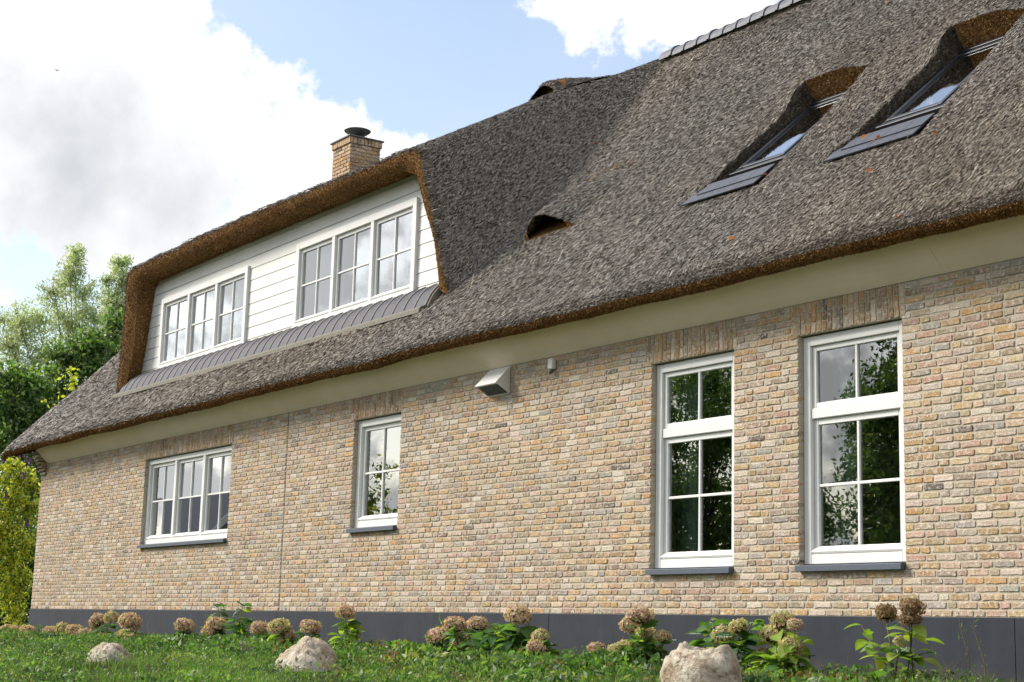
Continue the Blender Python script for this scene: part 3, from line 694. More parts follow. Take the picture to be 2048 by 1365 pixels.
frontl = poly_interp(OUT_L, np.linspace(0, 1, wn)); FLk = FLk*(1-fade)+(frontl[None]+(FLk-FLk[:1]))*fade
nt_ = 140; w2 = (np.linspace(0, 1, nt_)**0.6)[None, :, None]
TOP = FLk[:, -1][:, None]*(1-w2)+FR[:, -1][:, None]*w2
xx_ = TOP[..., 0]; TOP[..., 2] += 0.03*np.sin(np.clip(w2[..., 0], 0, 1)*math.pi)+0.012*vnoise(xx_*0.9, TOP[..., 1], 43)
# eyebrow vent on the dormer's shoulder, seen against the sky
VENT_B = (-18.10, 2.60)
uu = np.clip((xx_-VENT_B[0])/0.40, -1, 1); TOP[..., 2] += 0.22*np.cos(uu*math.pi/2)**1.3*sst(TOP[..., 1], VENT_B[1]-0.02, VENT_B[1]+0.02)*(1-sst(TOP[..., 1], VENT_B[1]+0.1, VENT_B[1]+1.3))*(np.abs(xx_-VENT_B[0]) < 0.40)
for Q, nm in ((FR, 'dormer_flank'), (FLk, 'dormer_flank')): grid_obj(Q, nm, M_thatch, roof)
tnr = np.cross(TOP[:-1, 1:]-TOP[:-1, :-1], TOP[1:, :-1]-TOP[:-1, :-1]); tnr /= np.linalg.norm(tnr, axis=-1, keepdims=True)+1e-12; steep = tnr[..., 2] < 0.5
link('dormer_roof', np_mesh('dormer_roof', TOP.reshape(-1, 3), gridfaces(tn, nt_)[~steep.ravel()], M_thatch), roof)
# stalks on these: direction is down the surface (section direction mixed with down-roof)
def stalk_grid(Q, mask=None, **k): thatch_stalks(Q, np.ones((Q.shape[0]-1, Q.shape[1]-1), bool) if mask is None else mask, **k)
QR = np.transpose(FR, (1, 0, 2)); 
def flank_stalks(Q, out_sgn, rho):
    # Q[section w, along t]; reed runs down the flank and forward
    p, n, d, dist = sample_cells(Q, np.ones((Q.shape[0]-1, Q.shape[1]-1), bool), lambda D_: rho*np.clip((12.5/D_)**1.35, 0.25, 1.2))
    n = n*np.sign(n[:, :1]*out_sgn+1e-9)
    g = np.array([0.10*out_sgn, -0.62, -0.62])[None]+0*d; t = g-n*np.sum(g*n, 1, keepdims=True); t /= np.linalg.norm(t, axis=1, keepdims=True)
    k = len(p); sc = np.clip(dist/14.0, 0.9, 2.0); sdv = np.cross(t, n)
    t = t+sdv*rng.normal(0, 0.16, (k, 1))+n*rng.normal(0.15, 0.07, (k, 1)); t /= np.linalg.norm(t, axis=1, keepdims=True)
    stalkV.append(strips(p+n*rng.uniform(-0.004, 0.012, (k, 1)), n, t, rng.uniform(0.028, 0.062, k)*sc**0.7, rng.uniform(0.0032, 0.0064, k)*sc))
    c = GREY[rng.choice(len(GREY), k, p=GWT)]*rng.uniform(0.8, 1.2, (k, 1)); stalkC.append(np.clip(c, 0.01, 0.9))
flank_stalks(np.transpose(FR, (1, 0, 2)), 1, 10500); flank_stalks(np.transpose(FLk, (1, 0, 2)), -1, 2500)
thatch_stalks(TOP, ~steep, rho=2200)
# hood: cut face and reveal round the dormer front
def resamp(pts, n): return poly_interp(pts, np.linspace(0, 1, n))
nS, nT = 26, 150
O_ = np.concatenate([resamp(OUT_L[:5], nS), resamp([OUT_L[4], (-27.2, 0.10, 6.02), (-24, 0.10, 6.045), (-21, 0.10, 6.02), (-17.6, 0.10, 5.94), OUT_R[-2]], nT), resamp(OUT_R[::-1][1:], nS)])
I_ = np.concatenate([resamp([(-27.40, 0.24, 3.95), (-27.12, 0.22, 4.7), (-27.08, 0.20, 5.3), (-27.07, 0.19, 5.66)], nS), resamp([(-27.07, 0.19, 5.66), (-26.9, 0.19, 5.79), (-24, 0.19, 5.825), (-21, 0.19, 5.81), (-17.75, 0.19, 5.755), (-17.44, 0.19, 5.62)], nT), resamp([(-17.44, 0.19, 5.62), (-17.23, 0.22, 5.1), (-17.04, 0.27, 4.65), (-16.97, 0.32, 4.03)], nS)])
B_ = np.concatenate([resamp([(-27.50, 0.53, 3.95), (-27.28, 0.53, 4.7), (-27.10, 0.53, 5.3), (-27.0, 0.53, 5.70)], nS), resamp([(-27.0, 0.53, 5.70), (-26.85, 0.53, 5.81), (-24, 0.53, 5.83), (-21, 0.53, 5.83), (-18.0, 0.53, 5.82), (-17.85, 0.53, 5.76)], nT), resamp([(-17.85, 0.53, 5.76), (-17.6, 0.53, 5.2), (-17.4, 0.53, 4.65), (-17.15, 0.53, 4.0)], nS)])
def wobble(A, s): return A+np.stack([0*A[:, 0], 0.007*vnoise(A[:, 0]*1.5, A[:, 2]*1.5, s), 0.012*vnoise(A[:, 0]*1.5, A[:, 2]*1.5, s+1)], 1)
O_, I_ = wobble(O_, 51), wobble(I_, 53)
rows = [O_+np.array([0, 0.16, -0.05])]
for k in np.linspace(0, 1, 7):
    A = O_*(1-k)+I_*k; A[:, 1] -= 0.035*math.sin(k*math.pi); rows.append(A)
for k in np.linspace(0, 1, 9)[1:]:
    A = I_*(1-k)+B_*k; rows.append(A)
HD = np.stack(rows); grid_obj(HD, 'thatch_hood', M_cut, roof)
HDn = HD
p, n_, d_, dist_ = sample_cells(HD, np.ones((HD.shape[0]-1, HD.shape[1]-1), bool), lambda D_: 6500*np.clip((12.5/D_)**1.0, 0.4, 1))
kk = len(p); t_ = np.array([0.0, -0.85, -0.25])[None]+rng.normal(0, 0.35, (kk, 3)); t_ /= np.linalg.norm(t_, axis=1, keepdims=True); nn_ = np.cross(t_, rng.normal(0, 1, (kk, 3))); nn_ /= np.linalg.norm(nn_, axis=1, keepdims=True)
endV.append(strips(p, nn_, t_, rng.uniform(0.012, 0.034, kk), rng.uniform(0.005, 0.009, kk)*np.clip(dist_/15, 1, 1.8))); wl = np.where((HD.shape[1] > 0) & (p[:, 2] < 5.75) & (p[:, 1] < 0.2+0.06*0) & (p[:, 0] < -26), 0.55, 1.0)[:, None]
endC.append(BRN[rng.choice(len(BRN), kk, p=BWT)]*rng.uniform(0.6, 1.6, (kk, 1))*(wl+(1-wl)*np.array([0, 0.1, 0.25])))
# weathered grey fringe along the outer arris
k = 9000; ii_ = rng.integers(0, len(O_)-1, k); fr_ = rng.random((k, 1)); pf = O_[ii_]*(1-fr_)+O_[ii_+1]*fr_+np.stack([rng.normal(0, 0.02, k), rng.uniform(-0.01, 0.10, k), rng.uniform(-0.035, 0.05, k)], 1)
tf = np.array([0.0, -0.86, -0.38])[None]+rng.normal(0, 0.13, (k, 3)); tf /= np.linalg.norm(tf, axis=1, keepdims=True); nf_ = np.cross(tf, rng.normal(0, 1, (k, 3))); nf_ /= np.linalg.norm(nf_, axis=1, keepdims=True)
stalkV.append(strips(pf, nf_, tf, rng.uniform(0.05, 0.10, k), rng.uniform(0.006, 0.011, k))); stalkC.append(GREY[rng.choice(len(GREY), k, p=GWT)]*rng.uniform(0.7, 1.1, (k, 1)))
mb = MB(); mb.add([(-18.45, 2.78, 6.9), (-17.75, 2.78, 6.9), (-17.75, 2.78, 7.62), (-18.45, 2.78, 7.62)], [(0, 1, 2, 3)]); mb.build('vent_back', M_cut, roof)
# eyebrow vent: floor of the mouth
mb = MB(); fx = np.linspace(-16.05, -15.15, 12)
mb.add([(-16.1, 0.97, 0.97+KR-0.004), (-15.1, 0.97, 0.97+KR-0.004), (-15.1, 2.1, 2.1+KR-0.01), (-16.1, 2.1, 2.1+KR-0.01)], [(0, 1, 2, 3)]); mb.build('vent_floor', M_cut, roof)
mb = MB(); mb.box(-15.80, -15.42, 1.20, 1.22, 4.80, 5.1); mb.build('vent_shade_panel', M_dark, roof)  # solid dark panel stands in for the shade deep in the mouth
# stray long reeds
k = 30; xr = rng.uniform(-17, -8, k); yr = np.where(rng.random(k) < 0.6, rng.uniform(-0.3, 0.5, k), rng.uniform(2.7, 4.2, k)); pr = np.stack([xr, yr, yr+KR], 1)+RN*0.02
tr_ = np.array([0, -s2, -s2])[None]+rng.normal(0, 0.25, (k, 3)); tr_ /= np.linalg.norm(tr_, axis=1, keepdims=True)
stalkV.append(strips(pr, np.repeat(RN[None], k, 0), tr_, rng.uniform(0.15, 0.4, k), np.full(k, 0.005))); stalkC.append(np.repeat(np.array([[0.55, 0.50, 0.42]]), k, 0)*rng.uniform(0.7, 1.1, (k, 1)))
def quads_obj(Vl, Cl, name, mt):
    V = np.concatenate(Vl); C = np.concatenate(Cl); return link(name, np_mesh(name, V, np.arange(len(V)).reshape(-1, 4), mt, ('FACE', C)), roof, kind='stuff')
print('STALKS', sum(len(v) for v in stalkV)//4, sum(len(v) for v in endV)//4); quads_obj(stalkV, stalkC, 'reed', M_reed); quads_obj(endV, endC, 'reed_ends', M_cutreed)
# back slope and gable ends close the roof
mb = MB(); mb.box(-32.0, XR, 4.83, 4.90, 8.3, 8.44)
mb.add([(-32.0, 4.86, 8.44), (XR, 4.86, 8.44), (XR, 10.2, 3.1), (-32.0, 10.2, 3.1)], [(0, 1, 2, 3)])
mb.add([(-31.98, -0.45, 3.02), (-31.98, 4.86, 8.30), (-31.98, 10.2, 3.0), (-31.98, 9.8, 2.9), (-31.98, 4.86, 7.9), (-31.98, -0.2, 2.98)], [(0, 1, 4, 5), (1, 2, 3, 4)])
mb.add([(-31.97, -0.2, 3.0), (XR, -0.2, 3.09), (XR, 4.86, 8.0), (-31.97, 4.86, 7.95)], [(0, 3, 2, 1)])
mb.build('roof_back', M_cut, roof)

# ridge tiles
ridge = MB(); ridge.prism([(4.70, 8.25), (4.72, 8.42), (4.86, 8.50), (5.0, 8.42), (5.02, 8.25)], -17.9, XR, 'x'); ridge = hpart(ridge.build('ridge_mortar', M_tmort))
mb = MB(); Lt = 0.285
for (ra, rb, a, b) in ((0.215, 0.215, 0.0, Lt-0.055), (0.232, 0.232, Lt-0.05, Lt)):
    V = []; kk = 10
    for xx in (a, b):
        for rr in (ra, ra-0.03):
            for j in range(kk+1):
                th = math.pi*(0.02+0.96*j/kk); V.append((xx, -math.cos(th)*rr, math.sin(th)*rr*0.95))
    K = kk+1; F = []
    for j in range(kk): F += [(j, j+1, 2*K+j+1, 2*K+j), (K+j, 3*K+j, 3*K+j+1, K+j+1), (j, K+j, K+j+1, j+1), (2*K+j, 2*K+j+1, 3*K+j+1, 3*K+j)]
    mb.add(V, F)
rt_me = mb.mesh('ridge_tile', mat('ridge_tile_grey', rough=0.6, spec=0.3, build=lambda t, b: t.links.new(ramp(t, noise(t, geopos(t), 14, 4, 0.6), [(0.3, (0.07, 0.075, 0.095)), (0.7, (0.13, 0.135, 0.155))]), b.inputs['Base Color'])))
for i in range(48):
    o = link('ridge_tile', rt_me, ridge); o.location = (-17.95+i*Lt, 4.86, 8.335+rng.normal(0, 0.004)); o.rotation_euler = (rng.normal(0, 0.01), rng.normal(0, 0.012), 0)

# tile strip at the foot of the dormer
def arc(k, n=8, r=0.0):
    t = np.linspace(0, 1, n); y = 0.155+(0.50-0.155)*t; zz = 3.805+(4.165-3.805)*t; b = 0.065*np.sin(t*math.pi*0.92)+r; return [(yy-q*s2, z_+q*s2) for yy, z_, q in zip(y, zz, b)]
A = arc(0, 9, 0.004); strip = MB(); strip.prism(A+[(0.5, 4.02), (0.2, 3.76)], -27.55, -16.98, 'x'); strip = hpart(strip.build('tile_strip', M_tmort))
A = arc(0, 9, 0.014); B2 = arc(0, 9, 0.0); mb = MB(); mb.prism(A[0:]+B2[::-1], 0, 0.226, 'x'); tme = mb.mesh('tile', M_tile)
A3 = arc(0, 9, 0.024); mb = MB(); mb.prism(A3+B2[::-1], 0, 0.036, 'x'); rme = mb.mesh('mortar_rib', M_tmort)
nt37 = 38
for i in range(nt37):
    x = -27.54+i*(10.53/nt37)
    o = link('tile', tme, strip); o.location = (x, 0, rng.normal(0, 0.002)); o = link('mortar_rib', rme, strip); o.location = (x+0.2335, 0, 0); o.rotation_euler = (0, 0, rng.normal(0, 0.006))
mb = MB(); mb.prism([(0.085, 3.725), (0.095, 3.785), (0.13, 3.815), (0.17, 3.83), (0.19, 3.76)], -27.75, -17.1, 'x'); mb.build('mortar_kerb', M_tmort, strip)

# skylights
a41 = math.radians(41)
for i, dx in enumerate(SKX):
    sk = bpy.data.objects.new('skylight', None); COL.objects.link(sk); sk.parent = house
    base = np.array([-12.46+dx, 1.203, 4.667])     # lower left corner of the frame
    sk.location = tuple(float(v) for v in base-HOFF); sk.rotation_euler = (a41, 0, 0)
    sk['label'] = 'black roof window sunk in the thatch, ' + ('left one' if i == 0 else 'right one')
    w, h = 0.80, 1.58
    mb = MB(); frame_boxes(mb, 0, w, 0, h, 0, 0, 0) if False else None
    def flat(mb, x0, x1, y0, y1, z0, z1, b=0.004): mb.box(x0, x1, y0, y1, z0, z1, b)
    mb = MB(); f = 0.055
    flat(mb, 0, f, 0, h, -0.12, 0.05); flat(mb, w-f, w, 0, h, -0.12, 0.05); flat(mb, f-0.001, w-f+0.001, 0.0007, f, -0.12, 0.048); flat(mb, f-0.001, w-f+0.001, h-0.12, h, -0.12, 0.075)
    mb.build('frame', M_black, sk)
    mb = MB(); g = 0.05
    flat(mb, f+0.004, f+g, f+0.004, h-0.13, 0.0, 0.064); flat(mb, w-f-g, w-f-0.004, f+0.004, h-0.13, 0.0, 0.064); flat(mb, f+g-0.001, w-f-g+0.001, f+0.0047, f+g+0.01, 0.0, 0.061); flat(mb, f+g-0.001, w-f-g+0.001, h-0.19, h-0.131, 0.0, 0.061)
    flat(mb, -0.03, w+0.03, -0.03, 0.012, -0.02, 0.054)
    mb.build('sash', M_alu, sk)
    link('pane', np_mesh('pane', [(f+g, f+g, 0.045), (w-f-g, f+g, 0.045), (w-f-g, h-0.19, 0.045), (f+g, h-0.19, 0.045)], [[0, 1, 2, 3]], M_glass), sk)
    mb = MB(); mb.add([(f, f, -0.4), (w-f, f, -0.4), (w-f, h-0.1, -0.4), (f, h-0.1, -0.4)], [(0, 1, 2, 3)]); mb.box(-0.02, 0, -0.02, h, -0.4, 0.0); mb.box(w, w+0.02, -0.02, h, -0.4, 0.0); mb.box(0, w, h, h+0.02, -0.4, 0.0); mb.box(0, w, -0.025, -0.005, -0.4, -0.03); mb.build('light_shaft', M_dark, sk)
    # slate apron below the window, lying nearly in the roof plane
    for rowi in range(2):
        y0 = 0.68+rowi*0.115; xa = -12.72+dx+0.08*rowi; xb = -11.60+dx; n = 4
        for j in range(n):
            x0 = xa+(xb-xa)*(j+0.15*(rowi % 2))/n; x1 = min(xb, xa+(xb-xa)*(j+1+0.15*(rowi % 2))/n-0.006)
            yl, yh = y0, y0+0.17; lift = 0.0-0.005*rowi
            V = []
            for (yy, lf) in ((yl, lift+0.018), (yh, lift-0.005)):
                for tck in (0.0, -0.014):
                    for xx in (x0, x1): V.append((xx-base[0], yy-base[1]+RN[1]*(lf+tck), yy+KR-base[2]+RN[2]*(lf+tck)))
            V = np.array(V); ca, sa = math.cos(-a41), math.sin(-a41)
            V = np.stack([V[:, 0], V[:, 1]*ca-V[:, 2]*sa, V[:, 1]*sa+V[:, 2]*ca], 1)
            link('slate', np_mesh('slate', V, [[0, 1, 5, 4], [2, 6, 7, 3], [0, 2, 3, 1], [4, 5, 7, 6], [0, 4, 6, 2], [1, 3, 7, 5]], M_slate), sk)

# chimney
cxr, cy0 = -22.39, 1.84; cw, cd = 0.60, 0.56; ztop = 7.70
mb = MB(); mb.box(cxr-cw+0.012, cxr-0.012, cy0+0.012, cy0+cd-0.012, 6.2, ztop-0.01); chim = hpart(mb.build('chimney', M_mortar))
def chim_brick(u0, u1, z0, z1, face, outw=0.0):
    V, Q, G = brick_geo(u0, u1, z0, z1, depth=0.02); V[:, 1] -= outw
    if face == 'front': W_ = np.stack([cxr-cw+V[:, 0], cy0+V[:, 1], V[:, 2]], 1)
    elif face == 'right': W_ = np.stack([cxr-V[:, 1], cy0+V[:, 0], V[:, 2]], 1)
    elif face == 'left': W_ = np.stack([cxr-cw+V[:, 1], cy0+cd-V[:, 0], V[:, 2]], 1)
    else: W_ = np.stack([cxr-V[:, 0], cy0+cd-V[:, 1], V[:, 2]], 1)
    col = bcol()*np.array([1.12, 1.0, 0.85]); cen = W_.mean(0)
    if face in ('front', 'right'):
        o = link('brick', brick_mesh([(W_-cen, Q, G, col, None)], 'brick'), chim); o.location = tuple(cen)
    else: back.append((W_, Q, G, col, None))
back = []
for ci in range(20):
    z1 = ztop-0.125-ci*CH; z0 = z1-CH+0.011
    for face, Lw in (('front', cw), ('right', cd), ('left', cd), ('back', cw)):
        u = 0.0; half = (ci % 2 == 0) == (face in ('front', 'back'))
        cuts = [0.0, 0.1 if half else 0.2]
        while cuts[-1] < Lw-0.03: cuts.append(min(Lw, cuts[-1]+0.2 if Lw-cuts[-1]-0.2 > 0.05 else Lw))
        for a, b in zip(cuts[:-1], cuts[1:]): chim_brick(a+(0.005 if a > 0 else 0), b-(0.005 if b < Lw else 0), z0, z1, face)
for face, Lw in (('front', cw), ('right', cd), ('left', cd), ('back', cw)):
    n = 9
    for i in range(n): chim_brick(-0.022+(Lw+0.044)*i/n+0.004, -0.022+(Lw+0.044)*(i+1)/n-0.004, ztop-0.118, ztop-0.012, face, 0.022)
link('brickwork', brick_mesh(back, 'brickwork'), chim, kind='stuff')
mb = MB(); mb.box(cxr-cw-0.045, cxr+0.045, cy0-0.045, cy0+cd+0.045, ztop-0.011, ztop+0.012, 0.003); mb.build('capping', M_metal, chim)
cc_ = (cxr-cw/2, cy0+cd/2, ztop)
mb = MB(); mb.lathe([(0.0, 0.0), (0.13, 0.012), (0.13, 0.07), (0.11, 0.07), (0.0, 0.07)], cc_, 20); mb.build('flue', M_metal, chim, True)
mb = MB(); mb.lathe([(0.0, 0.115), (0.06, 0.12), (0.15, 0.145), (0.215, 0.19), (0.225, 0.205), (0.215, 0.21), (0.14, 0.17), (0.0, 0.15)], cc_, 28)
for a in (0.6, 2.2, 3.7, 5.3): mb.tube([(cc_[0]+0.05*math.cos(a), cc_[1]+0.05*math.sin(a), ztop+0.06), (cc_[0]+0.05*math.cos(a), cc_[1]+0.05*math.sin(a), ztop+0.13)], 0.011, 6)
for a in (0.2, 1.77, 3.34, 4.91): mb.tube([(cc_[0]+0.2*math.cos(a), cc_[1]+0.2*math.sin(a), ztop+0.01), (cc_[0]+0.2*math.cos(a), cc_[1]+0.2*math.sin(a), ztop+0.19)], 0.003, 4)
mb.build('cowl', M_metal, chim, True)

# wall fittings
mb = MB(); hx0, hx1 = -15.29, -14.87; prof = [(0.0, 2.765), (-0.20, 2.552), (-0.193, 2.545), (0.0, 2.445)]
vent = thing('vent_hood', 'white wedge-shaped vent hood with dark grille on the wall under the fascia', 'vent hood', (-15.08, -0.004, 2.44)); vo = np.array([-15.08, -0.004, 2.44])
def at(o, off): o.location = tuple(float(-v) for v in off); return o
at(mb.build('_', M_white), vo) if False else None
mb = MB(); mb.prism([(-0.002, 2.765), (-0.006, 2.757), (-0.196, 2.551), (-0.20, 2.556)][::-1], hx0, hx1, 'x'); 
for xa in (hx0, hx1-0.006): mb.prism([(-0.003, 2.76), (-0.198, 2.553), (-0.003, 2.445)], xa, xa+0.006, 'x')
mb.prism([(-0.003, 2.440), (-0.003, 2.452), (-0.02, 2.460), (-0.022, 2.450)], hx0, hx1, 'x'); mb.prism([(-0.2, 2.548), (-0.2, 2.558), (-0.185, 2.548), (-0.185, 2.538)], hx0, hx1, 'x')
at(mb.build('cover', M_white, vent), vo)
mb = MB(); q0, q1 = np.array([-0.192, 2.546]), np.array([-0.012, 2.452]); 
mb.add([(hx0+0.006, q0[0]+0.02, q0[1]+0.02), (hx1-0.006, q0[0]+0.02, q0[1]+0.02), (hx1-0.006, q1[0], q1[1]+0.02), (hx0+0.006, q1[0], q1[1]+0.02)], [(0, 1, 2, 3)]); at(mb.build('backing', M_dark, vent), vo)
mb = MB()
for k in range(1, 9): c_ = q0+(q1-q0)*k/9; mb.box(hx0+0.006, hx1-0.006, c_[0]-0.003, c_[0]+0.003, c_[1]-0.004, c_[1]+0.004)
for k in range(1, 11):
    xx = hx0+(hx1-hx0)*k/11; mb.prism([(q0[0], q0[1]), (q1[0], q1[1]), (q1[0], q1[1]+0.006), (q0[0], q0[1]+0.006)], xx-0.003, xx+0.003, 'x')
at(mb.build('grille', M_metal, vent), vo)
sv = np.array([-14.03, -0.004, 2.60]); sens = thing('wall_sensor', 'small white sensor box with black probe on the bricks under the fascia', 'sensor', sv)
mb = MB(); mb.box(-14.075, -13.985, -0.06, -0.004, 2.62, 2.735, 0.008); at(mb.build('housing', M_white, sens), sv)
mb = MB(); mb.tube([(-14.03, -0.035, 2.62), (-14.03, -0.035, 2.595)], 0.024, 10); mb.tube([(-14.03, -0.035, 2.60), (-14.035, -0.055, 2.572)], 0.016, 8); at(mb.build('probe', M_metal, sens), sv)

# ------------------------------------------------------------------ vegetation
def leaf_quads(c, size, rng_, aspect=0.45, droop=None, up_bias=0.3):
    """diamond leaves at points c (k,3)"""
    k = len(c); t = rng_.normal(0, 1, (k, 3))
    if droop is not None: t = t*0.6+np.asarray(droop)
    t /= np.linalg.norm(t, axis=1, keepdims=True)
    nn = rng_.normal(0, 1, (k, 3)); nn[:, 2] += up_bias; s_ = np.cross(t, nn); s_ /= np.linalg.norm(s_, axis=1, keepdims=True)+1e-9
    L = (size*rng_.uniform(0.6, 1.3, k))[:, None]
    a = c-t*L*0.5; b = c+t*L*0.5; mid = c-t*L*0.08
    return np.stack([a, mid+s_*L*aspect*0.5, b, mid-s_*L*aspect*0.5], 1).reshape(-1, 3)
def tree(name, label, cat, base, h, clumps, n_leaf, size, cols, droop=None, aspect=0.45, trunk_r=0.16, group=None, spread=(1, 1, 1), trunk_to=None, extra=None):
    base = np.asarray(base, float); tr = thing(name, label, cat, base, group)
    mb = MB(); topz = h*0.8 if trunk_to is None else trunk_to
    n = 9; tp = [np.array([0.25*math.sin(i*0.9)*i/n, 0.2*math.cos(i*1.3)*i/n, topz*i/n-0.15]) for i in range(n+1)]
    mb.tube(tp, [trunk_r*(1-0.085*i) for i in range(n+1)], 8)
    for c, r in clumps:
        j = int(np.clip((c[2]/topz)*n*0.62, 1, n-1)); s0 = tp[j]; m_ = (s0+c)/2+np.array([0, 0, -0.12*np.linalg.norm(c-s0)])
        mb.tube([s0, m_, c], [trunk_r*0.32, trunk_r*0.2, trunk_r*0.06], 5)
    mb.build('trunk', M_bark, tr, True)
    vol = np.array([r**2 for _, r in clumps]); pk = rng.choice(len(clumps), n_leaf, p=vol/vol.sum())
    C = np.array([c for c, _ in clumps])[pk]; Rr = np.array([r for _, r in clumps])[pk]
    d = rng.normal(0, 1, (n_leaf, 3)); d /= np.linalg.norm(d, axis=1, keepdims=True); rad = rng.random(n_leaf)**0.45
    pts = C+d*(rad*Rr)[:, None]*np.array(spread)
    # twig structure: pull leaves toward random twigs so that gaps open
    tw = np.floor(rng.random(n_leaf)*9).astype(int); tdir = np.stack([vnoise(pk*7.3+tw*3.1, tw*1.7, s) for s in (61, 62, 63)], 1); tdir /= np.linalg.norm(tdir, axis=1, keepdims=True)+1e-6
    tpos = C+tdir*(Rr*rng.random(n_leaf))[:, None]*np.array(spread); mixk = rng.random(n_leaf)[:, None] < 0.6
    pts = np.where(mixk, tpos+rng.normal(0, 1, (n_leaf, 3))*(0.13*Rr)[:, None], pts)
    V = leaf_quads(pts, np.full(n_leaf, size), rng, aspect, droop)
    cols = np.array(cols); cc2 = cols[rng.integers(0, len(cols), n_leaf)]*rng.uniform(0.75, 1.25, (n_leaf, 1))*(0.85+0.3*rng.random(len(clumps)))[pk][:, None]
    link('crown', np_mesh('crown', V, np.arange(len(V)).reshape(-1, 4), M_leaf, ('FACE', cc2)), tr); return tr
def clump_cloud(n, centre, rad, r0, r1):
    out_ = []
    for _ in range(n):
        d = rng.normal(0, 1, 3); d /= np.linalg.norm(d); out_.append((np.array(centre)+d*np.array(rad)*rng.random()**0.4, rng.uniform(r0, r1)))
    return out_
def clumps_px(base, pts):
    out_ = []
    for px, py, Z, r in pts: out_.append((atZ(px, py, Z)-np.asarray(base), r*Z/FL))
    return out_
def gp(px, Z):       # ground point below a pixel column at axial distance Z
    v = atZ(px, 1240, Z); v[2] = GZ; return v
SILV = [(0.33, 0.38, 0.27), (0.41, 0.45, 0.36), (0.22, 0.29, 0.16), (0.50, 0.52, 0.45)]
DEEP = [(0.05, 0.10, 0.035), (0.07, 0.135, 0.04), (0.10, 0.175, 0.05), (0.04, 0.08, 0.03)]
YELL = [(0.40, 0.38, 0.05), (0.30, 0.32, 0.045), (0.48, 0.45, 0.09), (0.12, 0.17, 0.035), (0.07, 0.11, 0.025)]
b0 = gp(140, 58)
pts = [(150, 505, 58, 22), (140, 545, 58, 34), (165, 590, 58, 42), (110, 585, 57, 36), (75, 640, 57, 50), (140, 650, 58, 55), (190, 640, 58, 42), (40, 650, 56, 45), (20, 690, 57, 55), (90, 710, 57, 60), (170, 710, 58, 60), (5, 640, 57, 28), (225, 680, 58, 45), (60, 770, 57, 60), (0, 760, 57, 60), (150, 525, 58, 26), (130, 565, 58, 26)]
tree('willow_tree', 'tall feathery silver-green tree behind the far end of the thatched roof', 'tree', b0, 13, clumps_px(b0, pts), 26000, 0.155, SILV, (0.1, 0, -0.5), 0.26, 0.2, 'trees beyond the house')
b0 = gp(240, 62)
pts = [(240, 530, 62, 24), (245, 560, 62, 30), (225, 600, 62, 34), (250, 620, 62, 40), (215, 560, 62, 16), (240, 680, 62, 45)]
tree('willow_tree', 'slender silver-green treetop close beside the dormer\'s left edge', 'tree', b0, 13, clumps_px(b0, pts), 9000, 0.16, SILV, (0.1, 0, -0.5), 0.28, 0.14, 'trees beyond the house')
b0 = gp(90, 47)
pts = [(130, 720, 47, 50), (180, 690, 47, 46), (60, 780, 46, 60), (120, 790, 47, 60), (190, 740, 47, 45), (20, 830, 46, 60), (90, 850, 46, 60), (230, 650, 48, 36), (20, 760, 46, 40), (-30, 800, 46, 60), (40, 880, 46, 50), (210, 700, 48, 40), (-10, 880, 45, 50)]
tree('leafy_tree', 'dense dark green tree rising right behind the thatched verge', 'tree', b0, 9, clumps_px(b0, pts), 18000, 0.15, DEEP+[(0.20, 0.24, 0.14), (0.16, 0.26, 0.07), (0.22, 0.32, 0.09)], None, 0.55, 0.18, 'trees beyond the house')
b0 = gp(-60, 50)
tree('leafy_tree', 'dark green tree cut by the left edge of the picture', 'tree', b0, 9, clump_cloud(16, (0, 0, 4.5), (2.6, 2.6, 4), 0.7, 1.3), 15000, 0.18, DEEP, None, 0.55, 0.18, 'trees beyond the house')
b0 = gp(35, 38.5)
pts = [(40, 960, 38, 34), (20, 1000, 38, 42), (55, 1020, 38, 36), (10, 1060, 38, 48), (48, 1090, 38, 38), (20, 1130, 38, 46), (45, 1170, 38, 32), (10, 1190, 38, 40), (30, 1230, 38, 32), (-20, 1000, 38, 50), (-30, 1100, 38, 60), (25, 930, 38, 22), (65, 975, 38, 20), (-10, 940, 38, 30)]
bud = tree('butterfly_bush', 'bright yellow-green bush with purple flower spikes beside the far house corner', 'bush', b0, 3.6, clumps_px(b0, pts), 9000, 0.115, [tuple(1.3*v for v in c) for c in YELL], None, 0.42, 0.06, trunk_to=2.4)
for i, (px, py) in enumerate(((37, 908), (51, 915), (61, 925), (8, 920), (47, 952), (12, 990), (55, 1045))):
    c = atZ(px, py, 37.6)-b0; nq = 60; tt = rng.random(nq); ax = np.array([rng.normal(0, 0.3), rng.normal(0, 0.3), 1.0]); ax /= np.linalg.norm(ax)
    pts3 = c+ax*(tt[:, None]-0.5)*0.18+rng.normal(0, 1, (nq, 3))*0.014*(1.2-tt[:, None])
    V = leaf_quads(pts3, np.full(nq, 0.05), rng, 0.9); link('flower_spike', np_mesh('flower_spike', V, np.arange(len(V)).reshape(-1, 4), M_petal, ('FACE', np.array([[0.22, 0.09, 0.35]])*rng.uniform(0.6, 1.4, (nq, 1)))), bud)
# dark understorey behind the bush
b0 = gp(10, 44)
tree('hedge_shrub', 'dark green shrub in the shade behind the yellow-green bush', 'shrub', b0, 4, clump_cloud(14, (0, 0, 1.6), (2.2, 1.5, 1.7), 0.6, 1.0), 12000, 0.15, DEEP, None, 0.5, 0.08, trunk_to=2.0)
